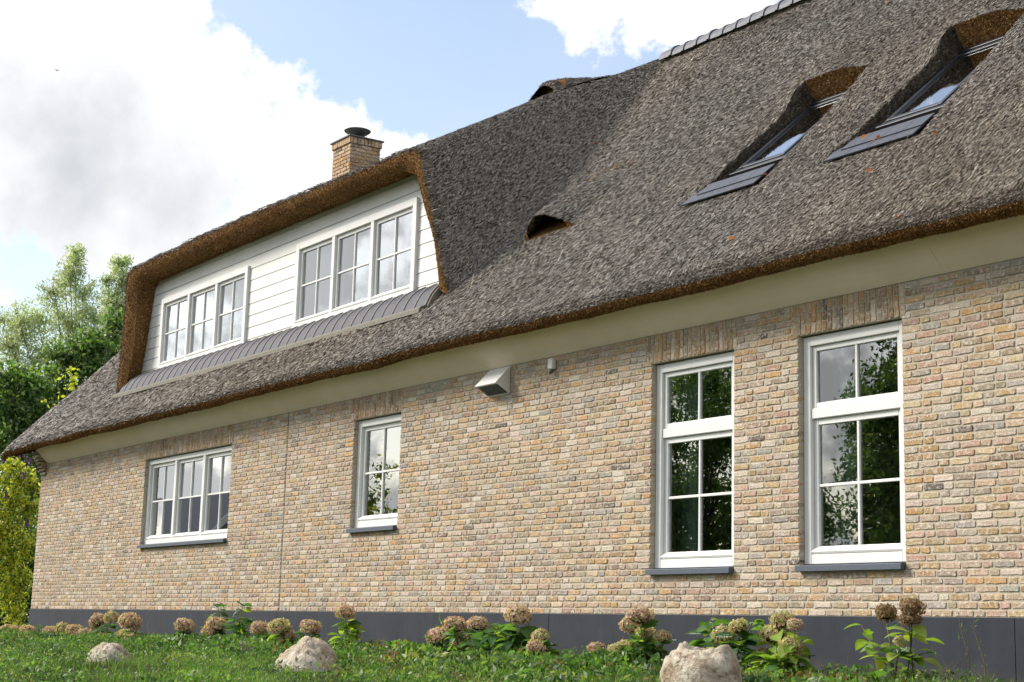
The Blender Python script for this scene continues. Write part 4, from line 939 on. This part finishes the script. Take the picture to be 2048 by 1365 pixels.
# yellow shoots above the verge
for (px, py, Z, n, lab) in ((140, 755, 37.5, 46, 'yellow-green leafy shoot poking up behind the thatched verge'), (108, 795, 37.0, 12, 'small yellow leaf tip just above the thatched verge, lower left of the larger shoot')):
    base = atZ(px-12, py+60, Z); sh = thing('leafy_shoot', lab, 'shoot', base, 'yellow shoots at the verge'); c = atZ(px, py, Z)-base
    mb = MB(); mb.tube([(0, 0, -0.6), c*0.5, c], [0.012, 0.009, 0.005], 5); mb.build('stem', M_stem, sh)
    tt = rng.random(n)[:, None]; ptsv = c*(0.75+0.35*tt)+rng.normal(0, 1, (n, 3))*0.12; V = leaf_quads(ptsv, np.full(n, 0.12), rng, 0.6); link('leaves', np_mesh('leaves', V, np.arange(len(V)).reshape(-1, 4), M_leaf, ('FACE', np.array([[0.42, 0.46, 0.03]])*rng.uniform(0.8, 1.2, (n, 1)))), sh)
# trees across the garden: seen in the window reflections
refl = [(-27, -30, 11.2), (-32, -27, 11.6), (-36.5, -29, 12.3), (-41, -26, 11.2), (-45.5, -29, 12.4), (-50, -26.5, 10.4), (-22, -29, 11.0)]
for i, (x, y, h) in enumerate(refl):
    side = ('second', 'third', 'fourth', 'fifth', 'sixth', 'last', 'first')[i]
    cl = clump_cloud(40, (0, 0, h*0.5), (2.7, 2.7, h*0.42), 0.7, 1.3)+[(np.array([rng.normal(0, 0.5), rng.normal(0, 0.5), h*0.93]), 0.5)]
    tree('garden_tree', 'leafy green tree mirrored in the tall windows, %s of the garden row' % side, 'tree', (x, y, -1.75), h, cl, 24000, 0.19, DEEP+[(0.15, 0.24, 0.07), (0.20, 0.28, 0.09)], None, 0.5, 0.16, 'trees across the garden')
for hx, hl in ((-22, 'left'), (-34, 'middle'), (-46, 'right')):  # unseen hedge added to block the bright sky gap from the pane reflections
    tree('added_hedge', 'green hedge added to close the bright gap under the reflected trees, %s stretch' % hl, 'hedge', (hx, -31.5, -1.75), 4.2, clump_cloud(40, (0, 0, 1.9), (6.5, 0.9, 1.8), 0.8, 1.2), 16000, 0.2, DEEP+[(0.15, 0.24, 0.07)], None, 0.5, 0.12, 'added hedge across the garden', trunk_to=2.0)
# branchy sapling mirrored in the narrow window
tree('garden_sapling', 'thin leafy sapling across the lawn, mirrored in the narrow window', 'tree', (-34.6, -9.4, -1.4), 5.4, clump_cloud(14, (0.3, 0, 3.6), (0.9, 0.9, 1.5), 0.25, 0.5), 2200, 0.13, DEEP+YELL, None, 0.45, 0.05, trunk_to=3.2)
# neighbour's house mirrored in the three-light window
nb = thing('neighbour_house', 'small white-gabled house with dark tiled roof across the road, mirrored in the three-light window', 'house', (-62, -17, -0.8)); 
mb = MB(); mb.box(-4, 4, -3, 3, 0, 2.6); mb.prism([(-3, 2.6), (3, 2.6), (0, 5.6)], -4, 4, 'x'); mb.build('wall', M_room, nb)
mb = MB(); mb.prism([(-3.5, 2.2), (0, 5.75), (0, 5.9), (-3.62, 2.3)], -4.4, 4.4, 'x'); mb.prism([(3.5, 2.2), (0, 5.75), (0, 5.9), (3.62, 2.3)], -4.4, 4.4, 'x'); mb.build('roof', M_slate, nb)
mb = MB(); mb.prism([(-3.6, 2.05), (0, 5.65), (3.6, 2.05), (3.6, 2.35), (0, 5.98), (-3.6, 2.35)], 4.4, 4.46, 'x'); mb.build('bargeboard', M_white, nb)
mb = MB(); mb.box(4.0, 4.04, -0.5, 0.5, 0, 2.1); mb.build('door', M_sill, nb)
mb = MB(); mb.box(4.0, 4.05, 1.2, 2.3, 0.9, 2.0); mb.build('window', M_glass, nb)

# ------------------------------------------------------------------ garden bed
def rock(name, label, px, py_top, py_bot, wpx, y, seed, squash=(1, 0.8, 1), flat_top=0.0):
    v_ = ray(px, py_bot); tt_ = np.linspace(6, 30, 4000); q_ = CAMP+v_*tt_[:, None]; hit = np.argmax(q_[:, 2] < ground_z(q_[:, 0], q_[:, 1])); c = q_[hit]; y = c[1]; Z = (c-CAMP)@fw; wm = wpx*Z/FL; zt = atY(px, py_top, y)[2]; bz = float(ground_z(c[0], c[1]))-0.05; hgt = zt-bz
    nth, nph = 64, 40; th = np.linspace(0, 2*math.pi, nth, endpoint=False); ph = np.linspace(0.02, math.pi*0.62, nph); T, Ph = np.meshgrid(th, ph)
    x, yv_, z_ = np.sin(Ph)*np.cos(T), np.sin(Ph)*np.sin(T), np.cos(Ph)
    def n3(s, seed): return vnoise(x*s+z_*s*0.7+seed*3.1, yv_*s+z_*s*1.3, seed)
    q = 1+0.15*n3(1.5, seed)+0.07*n3(3.0, seed+1)+0.025*n3(7, seed+2)+0.01*n3(15, seed+3)
    ridged = 1-np.abs(n3(3.2, seed+5)); q = q-0.07*ridged**6
    z_ = np.minimum(z_, 1-flat_top*(1+0.3*n3(3, seed+7))) if flat_top else z_
    V = np.stack([x*q*wm/2*squash[0], yv_*q*wm/2*squash[1], z_*q*hgt], -1); V[..., 2] -= V[..., 2].max()-hgt
    idx = np.arange(nph*nth).reshape(nph, nth); F = np.stack([idx[:-1], np.roll(idx, -1, 1)[:-1], np.roll(idx, -1, 1)[1:], idx[1:]], -1).reshape(-1, 4)
    o = link(name, np_mesh(name, V.reshape(-1, 3), F, M_rock, smooth=True)); o.location = (c[0], c[1], bz); o['label'] = label; o['category'] = 'rock'; o['group'] = 'boulders in the flower bed'
rock('boulder', 'rounded cream boulder with a domed top in the grass, middle of the three', 618, 1272, 1340, 146, -4.2, 3)
rock('boulder', 'small cream boulder half hidden in weeds at the left of the bed', 222, 1285, 1326, 112, -5.1, 9)
rock('boulder', 'large white flat-topped boulder cut off by the lower edge', 1408, 1284, 1402, 190, -3.5, 17, (1, 0.8, 1), 0.18)

# hydrangea: shared meshes
def leaf_mesh(name, L, Wd, col, fold=0.25, curl=0.3):
    n = 6; V = []; C = []
    for i in range(n+1):
        t = i/n; w = Wd*math.sin(math.pi*min(1, t*0.97+0.03))**0.75*(1-0.35*t)*1.25; x = L*t; zc = -curl*L*t*t
        for s_ in (-1, 0, 1): V.append((x, s_*w/2, zc+abs(s_)*fold*w/2)); C.append(np.array(col)*(0.9+0.2*rng.random())*(1.15 if s_ == 0 else 1))
    F = [[i*3+a, i*3+a+1, (i+1)*3+a+1, (i+1)*3+a] for i in range(n) for a in (0, 1)]
    return np_mesh(name, V, F, M_leaf, ('POINT', C), smooth=True)
LEAVES = [leaf_mesh('leaf', rng.uniform(0.11, 0.16), rng.uniform(0.065, 0.095), c, rng.uniform(0.1, 0.4), rng.uniform(0.1, 0.5)) for c in ([(0.075, 0.165, 0.045)]*3+[(0.11, 0.21, 0.06)]*3+[(0.05, 0.11, 0.035)]*2)]
LEAVES_Y = [leaf_mesh('leaf', rng.uniform(0.11, 0.16), rng.uniform(0.07, 0.095), c, 0.25, 0.35) for c in ((0.22, 0.32, 0.055), (0.17, 0.28, 0.05), (0.30, 0.37, 0.08))]
def head_mesh(cols, n=190, R_=0.1):
    V = []; C = []; F = []; lob = rng.uniform(0, 6.28, 2)
    for i in range(n):
        u = (i+0.5)/n; ph = math.acos(1-1.72*u); th = i*2.39996
        d = np.array([math.sin(ph)*math.cos(th), math.sin(ph)*math.sin(th), math.cos(ph)*0.82]); c = d*R_*(1+rng.normal(0, 0.07)+0.12*math.sin(lob[0]+3.1*d[0]+2.3*d[2])*math.cos(lob[1]+2.9*d[1])); nn = d/np.linalg.norm(d)+rng.normal(0, 0.35, 3); nn /= np.linalg.norm(nn)
        a = np.cross(nn, rng.normal(0, 1, 3)); a /= np.linalg.norm(a); b = np.cross(nn, a); pet = rng.uniform(0.012, 0.017); col = np.array(cols[rng.integers(0, len(cols))])*rng.uniform(0.7, 1.25)
        for k in range(4):
            e = math.cos(k*math.pi/2)*a+math.sin(k*math.pi/2)*b; f = math.cos(k*math.pi/2+math.pi/2)*a+math.sin(k*math.pi/2+math.pi/2)*b
            bs = len(V); V += [c, c+e*pet*0.6+f*pet*0.5+nn*0.003, c+e*pet*1.1+nn*rng.normal(0.003, 0.005), c+e*pet*0.6-f*pet*0.5+nn*0.003]; F.append([bs, bs+1, bs+2, bs+3]); C.append(col*rng.uniform(0.85, 1.15))
    # inner core keeps the head from being see-through
    bs = len(V); kn = 10
    core = [(R_*0.82*math.sin(p_)*math.cos(2*math.pi*j/kn), R_*0.82*math.sin(p_)*math.sin(2*math.pi*j/kn), R_*0.66*math.cos(p_)) for p_ in np.linspace(0.15, 2.5, 6) for j in range(kn)]
    V += [np.array(v) for v in core]
    for i in range(5):
        for j in range(kn): F.append([bs+i*kn+j, bs+i*kn+(j+1) % kn, bs+(i+1)*kn+(j+1) % kn, bs+(i+1)*kn+j]); C.append(np.array([0.09, 0.07, 0.035]))
    return np_mesh('flower_head', np.array(V), np.array(F), M_petal, ('FACE', np.array(C)))
PK = [tuple(1.2*v for v in c) for c in [(0.46, 0.26, 0.23), (0.45, 0.34, 0.24), (0.38, 0.36, 0.19), (0.52, 0.40, 0.33), (0.36, 0.19, 0.18)]]
GN = [tuple(1.3*v for v in c) for c in [(0.36, 0.36, 0.16), (0.42, 0.40, 0.22), (0.45, 0.33, 0.22), (0.30, 0.30, 0.14), (0.42, 0.25, 0.20)]]
BR = [(0.20, 0.12, 0.06), (0.26, 0.17, 0.09), (0.15, 0.08, 0.045), (0.30, 0.20, 0.11)]
HEADS = {'p': [head_mesh(PK) for _ in range(6)], 'g': [head_mesh(GN) for _ in range(6)], 'b': [head_mesh(BR) for _ in range(3)]}
HC = {'p': 'dusty pink', 'g': 'greenish cream', 'b': 'dried brown'}
def hyd(label, heads, y, base_px=None, n_leaf=14, yellow=False, leafy_top=None):
    """heads: (px,py,width px,kind)"""
    bx = np.mean([h[0] for h in heads]) if heads else leafy_top[0]
    if base_px: bx = base_px
    base = atY(bx, 1300, y); base[2] = GZ; pl = thing('hydrangea', label, 'hydrangea', base, 'hydrangeas along the plinth')
    tips = []
    for (px, py, w, kd) in heads:
        yy = y+rng.uniform(-0.15, 0.1); c = atY(px, py, yy); Z = (c-CAMP)@fw; R_ = w*Z/FL/2
        o = link('flower_head', HEADS[kd][rng.integers(0, len(HEADS[kd]))], pl); o.location = tuple(c-base); sc_ = R_/0.108; o.scale = (sc_*rng.uniform(0.9, 1.2), sc_*rng.uniform(0.9, 1.15), sc_*rng.uniform(0.85, 1.1)); o.rotation_euler = (rng.normal(0.15, 0.2), rng.normal(0, 0.2), rng.uniform(0, 6.28))
        tips.append((c-base-np.array([0, 0, R_*0.5]), True))
    if leafy_top:
        for k in range(0, len(leafy_top), 2): tips.append((atY(leafy_top[k], leafy_top[k+1], y)-base, False))
    for tip, fl in tips:
        root = np.array([rng.normal(0, 0.05), rng.normal(0, 0.05), -0.03]); mid = root*0.4+tip*0.6+np.array([rng.normal(0, 0.03), rng.normal(0, 0.03), 0.03])
        mb = MB(); mb.tube([root, mid, tip], [0.007, 0.006, 0.0045], 5); mb.build('stem', M_stem, pl, True)
        n = max(14, int(n_leaf*5.0)//max(1, len(tips))) if not yellow else max(8, int(n_leaf*4.0)//max(1, len(tips)))
        for k in range(n):
            t = rng.uniform(0.25, 0.93) if fl else (0.3+0.7*(k+1)/n); pt = root*(1-t)+tip*t+(mid-0.4*root-0.6*tip)*math.sin(t*math.pi)
            th = k*2.4+rng.normal(0, 0.4) if not fl else rng.uniform(0, 6.28)
            src = LEAVES_Y if (yellow and rng.random() < 0.75) or rng.random() < 0.06 else LEAVES
            o = link('leaf', src[rng.integers(0, len(src))], pl); o.location = tuple(pt+np.array([math.cos(th), math.sin(th), -0.2])*rng.uniform(0, 0.17)*(1.15-t)+np.array([0, 0, 0.0])); s_ = rng.uniform(0.8, 1.4); o.scale = (s_,)*3; o.rotation_euler = (rng.normal(0, 0.35), rng.uniform(-0.55, 0.35), th)
    return pl
z3 = lambda x, y: (x/2.703, 860+y/2.703); z4 = lambda x, y: (650+x/2.703, 860+y/2.703); z6 = lambda x, y: (1300+x/2.738, 1120+y/2.738)
def H(z, lst): return [(*z(a, b), w, k) for a, b, w, k in lst]
hyd('hydrangea with four pink heads at the far left edge of the bed', H(z3, [(35, 1090, 34, 'p'), (78, 1097, 32, 'p'), (28, 1147, 30, 'p'), (92, 1150, 34, 'p')]), -1.0)
hyd('low hydrangea with two dusty heads near the far house corner', H(z3, [(150, 1090, 34, 'p'), (18, 1198, 28, 'b')]), -0.9, 45, 8)
hyd('hydrangea with three dusty pink heads left of the small boulder', H(z3, [(272, 1092, 30, 'p'), (336, 1086, 36, 'g'), (402, 1092, 34, 'p')]), -0.8)
hyd('hydrangea with five heads, one greenish on top, behind the small boulder', H(z3, [(455, 1112, 34, 'p'), (530, 1035, 36, 'p'), (604, 1016, 32, 'g'), (520, 1087, 26, 'p'), (546, 1132, 30, 'g')]), -0.8)
hyd('hydrangea with three large pinkish-green heads right of the small boulder', H(z3, [(705, 1040, 44, 'p'), (678, 1122, 40, 'g'), (724, 1150, 42, 'p')]), -0.9)
hyd('hydrangea with one round pink head alone on dark leaves', H(z3, [(1000, 1060, 38, 'p')]), -0.7, None, 9)
hyd('hydrangea with one big lumpy head and a tall leafy shoot', H(z3, [(1172, 1055, 42, 'p'), (1128, 1092, 32, 'p')]), -0.8, None, 12, False, (435, 1205))
hyd('flowerless hydrangea shoot with bright leaves against the wall', [], -0.7, 486, 10, False, (487, 1208, 484, 1240))
hyd('hydrangea with three heads left of the domed boulder', H(z3, [(1405, 1075, 36, 'p'), (1510, 1066, 40, 'g'), (1560, 1112, 30, 'p')]), -0.8, None, 16)
hyd('hydrangea with one rosy head just behind the domed boulder', H(z3, [(1680, 1070, 42, 'p')]), -0.9, None, 6)
hyd('hydrangea with one high dusty head right of the domed boulder', H(z4, [(112, 990, 40, 'p')]), -0.7, None, 12, True)
hyd('low hydrangea with a pale faded head in the weeds', H(z4, [(215, 1215, 36, 'g')]), -0.9, None, 5)
hyd('small flowerless hydrangea with dark pointed leaves in front of the plinth', [], -0.7, 800, 8, False, (792, 1285, 826, 1288))
hyd('hydrangea with four heads in a cluster before the middle of the plinth', H(z4, [(612, 1112, 44, 'p'), (668, 1078, 30, 'p'), (706, 1058, 44, 'p'), (742, 1160, 40, 'g')]), -0.8, None, 16)
hyd('large bushy hydrangea with two pinkish heads and bright green leaves', H(z4, [(832, 1055, 44, 'p'), (1048, 1005, 52, 'p')]), -0.8, None, 30, False, (1000, 1250, 1040, 1262, 975, 1275))
hyd('hydrangea with one tall lumpy head leaning over dark leaves', H(z4, [(1160, 1122, 38, 'g'), (1140, 1180, 36, 'p')]), -0.9, None, 14)
hyd('low hydrangea with one small rosy head above wide leaves', H(z4, [(1465, 1185, 36, 'p')]), -0.9, None, 12)
hyd('hydrangea with one wide cream-pink head low beside the white boulder', H(z4, [(1575, 1190, 32, 'g'), (1628, 1170, 34, 'g')]), -1.0, None, 8)
hyd('hydrangea with a high pink head and two greenish ones left of the white boulder', H(z4, [(1650, 1062, 40, 'p'), (1700, 1010, 48, 'p'), (1735, 1100, 36, 'g'), (1822, 1118, 34, 'g')]), -0.8, None, 16)
hyd('hydrangea with two cream heads between dark leafy shoots behind the white boulder', H(z6, [(485, 368, 42, 'g'), (402, 415, 44, 'g')]), -0.8, None, 16, False, (1420, 1240, 1508, 1240))
hyd('hydrangea with a big cluster of six pinkish-cream heads right of the white boulder', H(z6, [(675, 410, 54, 'g'), (772, 480, 48, 'g'), (725, 335, 44, 'g'), (795, 358, 36, 'p'), (625, 515, 38, 'p'), (735, 540, 36, 'p')]), -0.8, None, 26, True)
hyd('hydrangea with dried brown heads and yellow-green leaves at the right', H(z6, [(1292, 292, 46, 'b'), (1432, 262, 48, 'b'), (1420, 325, 44, 'b'), (1368, 450, 28, 'g')]), -0.6, 1800, 12, True, (1722, 1250, 1760, 1292))

# weeds with narrow leaves
for i, (px, py, y, lab) in enumerate(((685, 1222, -0.9, 'tall narrow-leaved weed in front of the high hydrangea head'), (885, 1240, -0.7, 'small narrow-leaved weed tip beside the clustered heads'), (1955, 1240, -0.5, 'thin reddish weed with sparse leaves at the right end of the plinth'), (1925, 1225, -0.3, 'bare thin weed stalk leaning at the right end of the plinth'))):
    base = atY(px+8, 1300, y); base[2] = GZ; tip = atY(px, py, y)-base; wd = thing('weed', lab, 'weed', base, 'weeds by the plinth')
    mb = MB(); q_ = [tip*t+np.array([0.04*math.sin(t*5), 0, 0]) for t in np.linspace(0, 1, 6)]; mb.tube(q_, [0.005, 0.0045, 0.004, 0.0035, 0.003, 0.002], 5); mb.build('stem', M_stem, wd)
    n = 46 if i < 2 else 16; tt = rng.uniform(0.25, 1, n); c = np.array([np.interp(tt, np.linspace(0, 1, 6), np.array(q_)[:, k]) for k in range(3)]).T
    V = leaf_quads(c+rng.normal(0, 0.02, (n, 3)), np.full(n, 0.09 if i < 2 else 0.05), rng, 0.2, (0, 0, 0.4)); link('leaves', np_mesh('leaves', V, np.arange(len(V)).reshape(-1, 4), M_leaf, ('FACE', np.array([[0.09, 0.16, 0.04]])*rng.uniform(0.7, 1.3, (n, 1)))), wd)

# grass and low weeds
def in_view(x, y):
    d = np.stack([x, y, np.full_like(x, GZ)], 1)-CAMP; z_ = d@fw; px = 1024+FL*(d@rt)/z_; return (z_ > 2) & (px > -120) & (px < 2170)
k = 230000; gx_ = rng.uniform(-31, -4, k); gy_ = rng.uniform(-9.2, -0.05, k)**1; ok = in_view(gx_, gy_); gx_, gy_ = gx_[ok], gy_[ok]
patch = vnoise(gx_*0.9, gy_*0.9, 71)*0.5+vnoise(gx_*2.7, gy_*2.7, 72)*0.5
ok = rng.random(len(gx_)) < np.clip(0.5+patch*0.9-0.4*(gy_ > -0.5), 0.05, 1); gx_, gy_, patch = gx_[ok], gy_[ok], patch[ok]
k = len(gx_); base = np.stack([gx_, gy_, ground_z(gx_, gy_)-0.01], 1)
hh = rng.uniform(0.04, 0.15, k)*(1+1.1*patch)*np.where(gy_ > -0.8, 0.8, 1.0)*np.where(gx_ > -10.5, 0.8, 1)*(1-0.45*sst(-gy_, 2.2, 4.0)); th = rng.uniform(0, 6.28, k); lean = rng.uniform(0.1, 0.75, k)
dv = np.stack([np.cos(th), np.sin(th), np.zeros(k)], 1); sd_ = np.stack([-np.sin(th), np.cos(th), np.zeros(k)], 1)
w_ = rng.uniform(0.004, 0.009, k)[:, None]
mid = base+dv*(lean*hh*0.35)[:, None]+np.array([0, 0, 1])*(hh*0.6)[:, None]; tip = base+dv*(lean*hh)[:, None]+np.array([0, 0, 1])*(hh*(1-0.25*lean))[:, None]
V = np.stack([base-sd_*w_/2, base+sd_*w_/2, mid+sd_*w_*0.4, mid-sd_*w_*0.4, tip+sd_*w_*0.06, tip-sd_*w_*0.06], 1).reshape(-1, 3)
bi = np.arange(k)*6; F = np.concatenate([np.stack([bi, bi+1, bi+2, bi+3], 1), np.stack([bi+3, bi+2, bi+4, bi+5], 1)])
gc = np.array([(0.06, 0.125, 0.02), (0.085, 0.16, 0.03), (0.11, 0.18, 0.045), (0.16, 0.17, 0.06)])[rng.choice(4, k, p=[0.36, 0.30, 0.22, 0.12])]*rng.uniform(0.65, 1.35, (k, 1))*(1+0.45*vnoise(gx_*1.1+3, gy_*1.1, 79))[:, None]
link('grass', np_mesh('grass', V, F, M_grass, ('FACE', np.concatenate([gc, gc]))), label='green grass growing in front of the dark plinth', category='grass', kind='stuff')
k = 60000; gx_ = rng.uniform(-31, -5, k); gy_ = rng.uniform(-9, -0.1, k); ok = in_view(gx_, gy_) & (rng.random(k) < np.clip(0.35+0.9*vnoise(gx_*0.8+9, gy_*0.8, 75), 0.03, 1)); gx_, gy_ = gx_[ok], gy_[ok]; k = len(gx_)
ptw = np.stack([gx_, gy_, ground_z(gx_, gy_)+rng.uniform(0.01, 0.17, k)*np.where(gx_ > -10.5, 0.7, 1)*(1-0.45*sst(-gy_, 2.2, 4.0))*(1+0.8*vnoise(gx_*1.4, gy_*1.4, 77))], 1); V = leaf_quads(ptw, rng.uniform(0.02, 0.06, k)*np.where(gy_ < -4, 0.7, 1.0), rng, 0.5, None, 1.5)
gc = np.array([(0.06, 0.13, 0.03), (0.09, 0.17, 0.045), (0.12, 0.20, 0.05), (0.20, 0.24, 0.05), (0.13, 0.07, 0.03)])[rng.choice(5, k, p=[0.36, 0.32, 0.2, 0.07, 0.05])]*rng.uniform(0.75, 1.25, (k, 1))
link('ground_cover', np_mesh('ground_cover', V, np.arange(len(V)).reshape(-1, 4), M_leaf, ('FACE', gc)), label='low broad-leaved weeds spread among the grass', category='weeds', kind='stuff')
# taller leafy weeds between the hydrangeas and in the rough grass
wx = np.concatenate([rng.uniform(-30, -10.5, 560), rng.uniform(-10.5, -7.5, 30), rng.uniform(-24, -8, 800)]); wy = np.concatenate([rng.uniform(-2.4, -0.12, 590), rng.uniform(-6.6, -1.8, 800)])
RK = [np.array([o.location.x, o.location.y]) for o in bpy.data.objects if o.name.startswith('boulder')]
def clear_of_rocks(x, y):
    q_ = np.array([x, y]); c2 = CAMP[:2]
    for r_ in RK:
        d_ = (r_-c2)/np.linalg.norm(r_-c2); al = (q_-c2)@d_; lat = abs((q_-c2)@np.array([-d_[1], d_[0]]))
        if al < np.linalg.norm(r_-c2)+0.1 and lat < 0.30*al/np.linalg.norm(r_-c2): return False
    return True
wc, wq = [], []
for x, y in zip(wx, wy):
    if not clear_of_rocks(x, y): continue
    n = int(rng.integers(40, 110)); hgt = rng.uniform(0.07, 0.25)*(0.7 if x > -11 else 1)*(0.8 if y < -2.2 else 1)*(0.75 if y < -4 else 1)*(0.75 if x < -20 else 1); r_ = rng.uniform(0.06, 0.16); t = rng.random(n)
    pp = np.stack([x+rng.normal(0, r_, n)*(0.4+t), y+rng.normal(0, r_, n)*(0.4+t), ground_z(x, y)+t*hgt], 1); wq.append(leaf_quads(pp, np.full(n, rng.uniform(0.03, 0.09)*(0.65 if y < -2.5 else 1)), rng, rng.uniform(0.2, 0.6), (0, 0, 0.5), 0.8))
    wc.append(np.array([(0.07, 0.145, 0.035), (0.10, 0.19, 0.05), (0.14, 0.22, 0.06), (0.035, 0.075, 0.025), (0.22, 0.26, 0.08), (0.16, 0.10, 0.05)])[rng.choice(6, p=[0.26, 0.24, 0.12, 0.24, 0.08, 0.06])]*rng.uniform(0.75, 1.25, (n, 1)))
wq = np.concatenate(wq); link('rough_weeds', np_mesh('rough_weeds', wq, np.arange(len(wq)).reshape(-1, 4), M_leaf, ('FACE', np.concatenate(wc))), label='rough mixed weeds between the hydrangeas and in the grass', category='weeds', kind='stuff')
# dry stems in the bed
mb = MB()
for i in range(150):
    x = rng.uniform(-28, -7); y = rng.uniform(-1.6, -0.15); b_ = np.array([x, y, GZ-0.02]); t_ = b_+np.array([rng.normal(0, 0.18), rng.normal(0, 0.12), rng.uniform(0.12, 0.42)]); mb.tube([b_, (b_+t_)/2+rng.normal(0, 0.03, 3), t_], [0.0035, 0.003, 0.0015], 4)
mb.build('dry_stems', mat('dry_stem', (0.20, 0.15, 0.085), 0.9, 0.1), None, kind='stuff', label='thin dry stems standing in the flower bed', category='stems')

# fallen leaves on the roof
lm = leaf_mesh('fallen_leaf', 0.055, 0.032, (0.33, 0.10, 0.035), 0.3, 0.2)
FALL = [(1731, 270, 0), (1738, 281, 0), (1760, 272, 0), (1744, 283, 0), (1770, 5, 1), (1842, 112, 1), (1525, 349, 1), (1870, 262, 1), (1794, 432, 1), (1467, 474, 1), (1745, 340, 1), (1195, 285, 1), (1082, 410, 1)]
for i, (px, py, g) in enumerate(FALL):
    v = ray(px, py); t = (KR*s2+(0.03 if g else 0.09)-CAMP@RN)/(v@RN); c = CAMP+v*t
    o = link('fallen_leaf', lm); o.location = tuple(c); o.rotation_euler = (math.pi/4+rng.normal(0, 0.4), rng.normal(0, 0.4), rng.uniform(0, 6.28))
    o['label'] = ['leftmost orange leaf of the four below the right roof window', 'second orange leaf of the four below the right roof window', 'rightmost orange leaf of the four below the right roof window', 'lowest orange leaf of the four below the right roof window', 'orange leaf high on the thatch at the top edge of the picture', 'red leaf on the thatch strip between the two roof windows', 'orange leaf at the lower end of the left roof window', 'orange leaf just right of the right roof window\'s slates', 'orange leaf low on the thatch below the right roof window', 'orange leaf on the thatch below the left roof window', 'orange leaf in the thatch groove between the two slate aprons', 'orange leaf in the upper valley beside the dormer', 'orange leaf in the valley just above the eyebrow vent'][i]; o['category'] = 'leaf'; o['group'] = 'leaves below the right roof window' if not g else 'fallen leaves on the thatch'
# bird
bp = atZ(114, 142, 140); bd = thing('bird', 'tiny dark bird flying in front of the large cloud', 'bird', bp)
mb = MB(); mb.tube([(-0.13, 0, 0), (-0.05, 0, 0.0), (0.05, 0, 0.01), (0.12, 0, 0.015), (0.15, 0, 0.01)], [0.012, 0.035, 0.04, 0.028, 0.006], 8); mb.build('body', M_dark, bd)
for s_ in (-1, 1):
    mb = MB(); mb.add([(0.05, 0, 0.02), (-0.04, 0, 0.02), (-0.05, s_*0.12, 0.10), (0.06, s_*0.13, 0.11), (-0.10, s_*0.30, 0.07)], [(0, 1, 2, 3), (3, 2, 4)]); mb.build('wing', M_dark, bd)
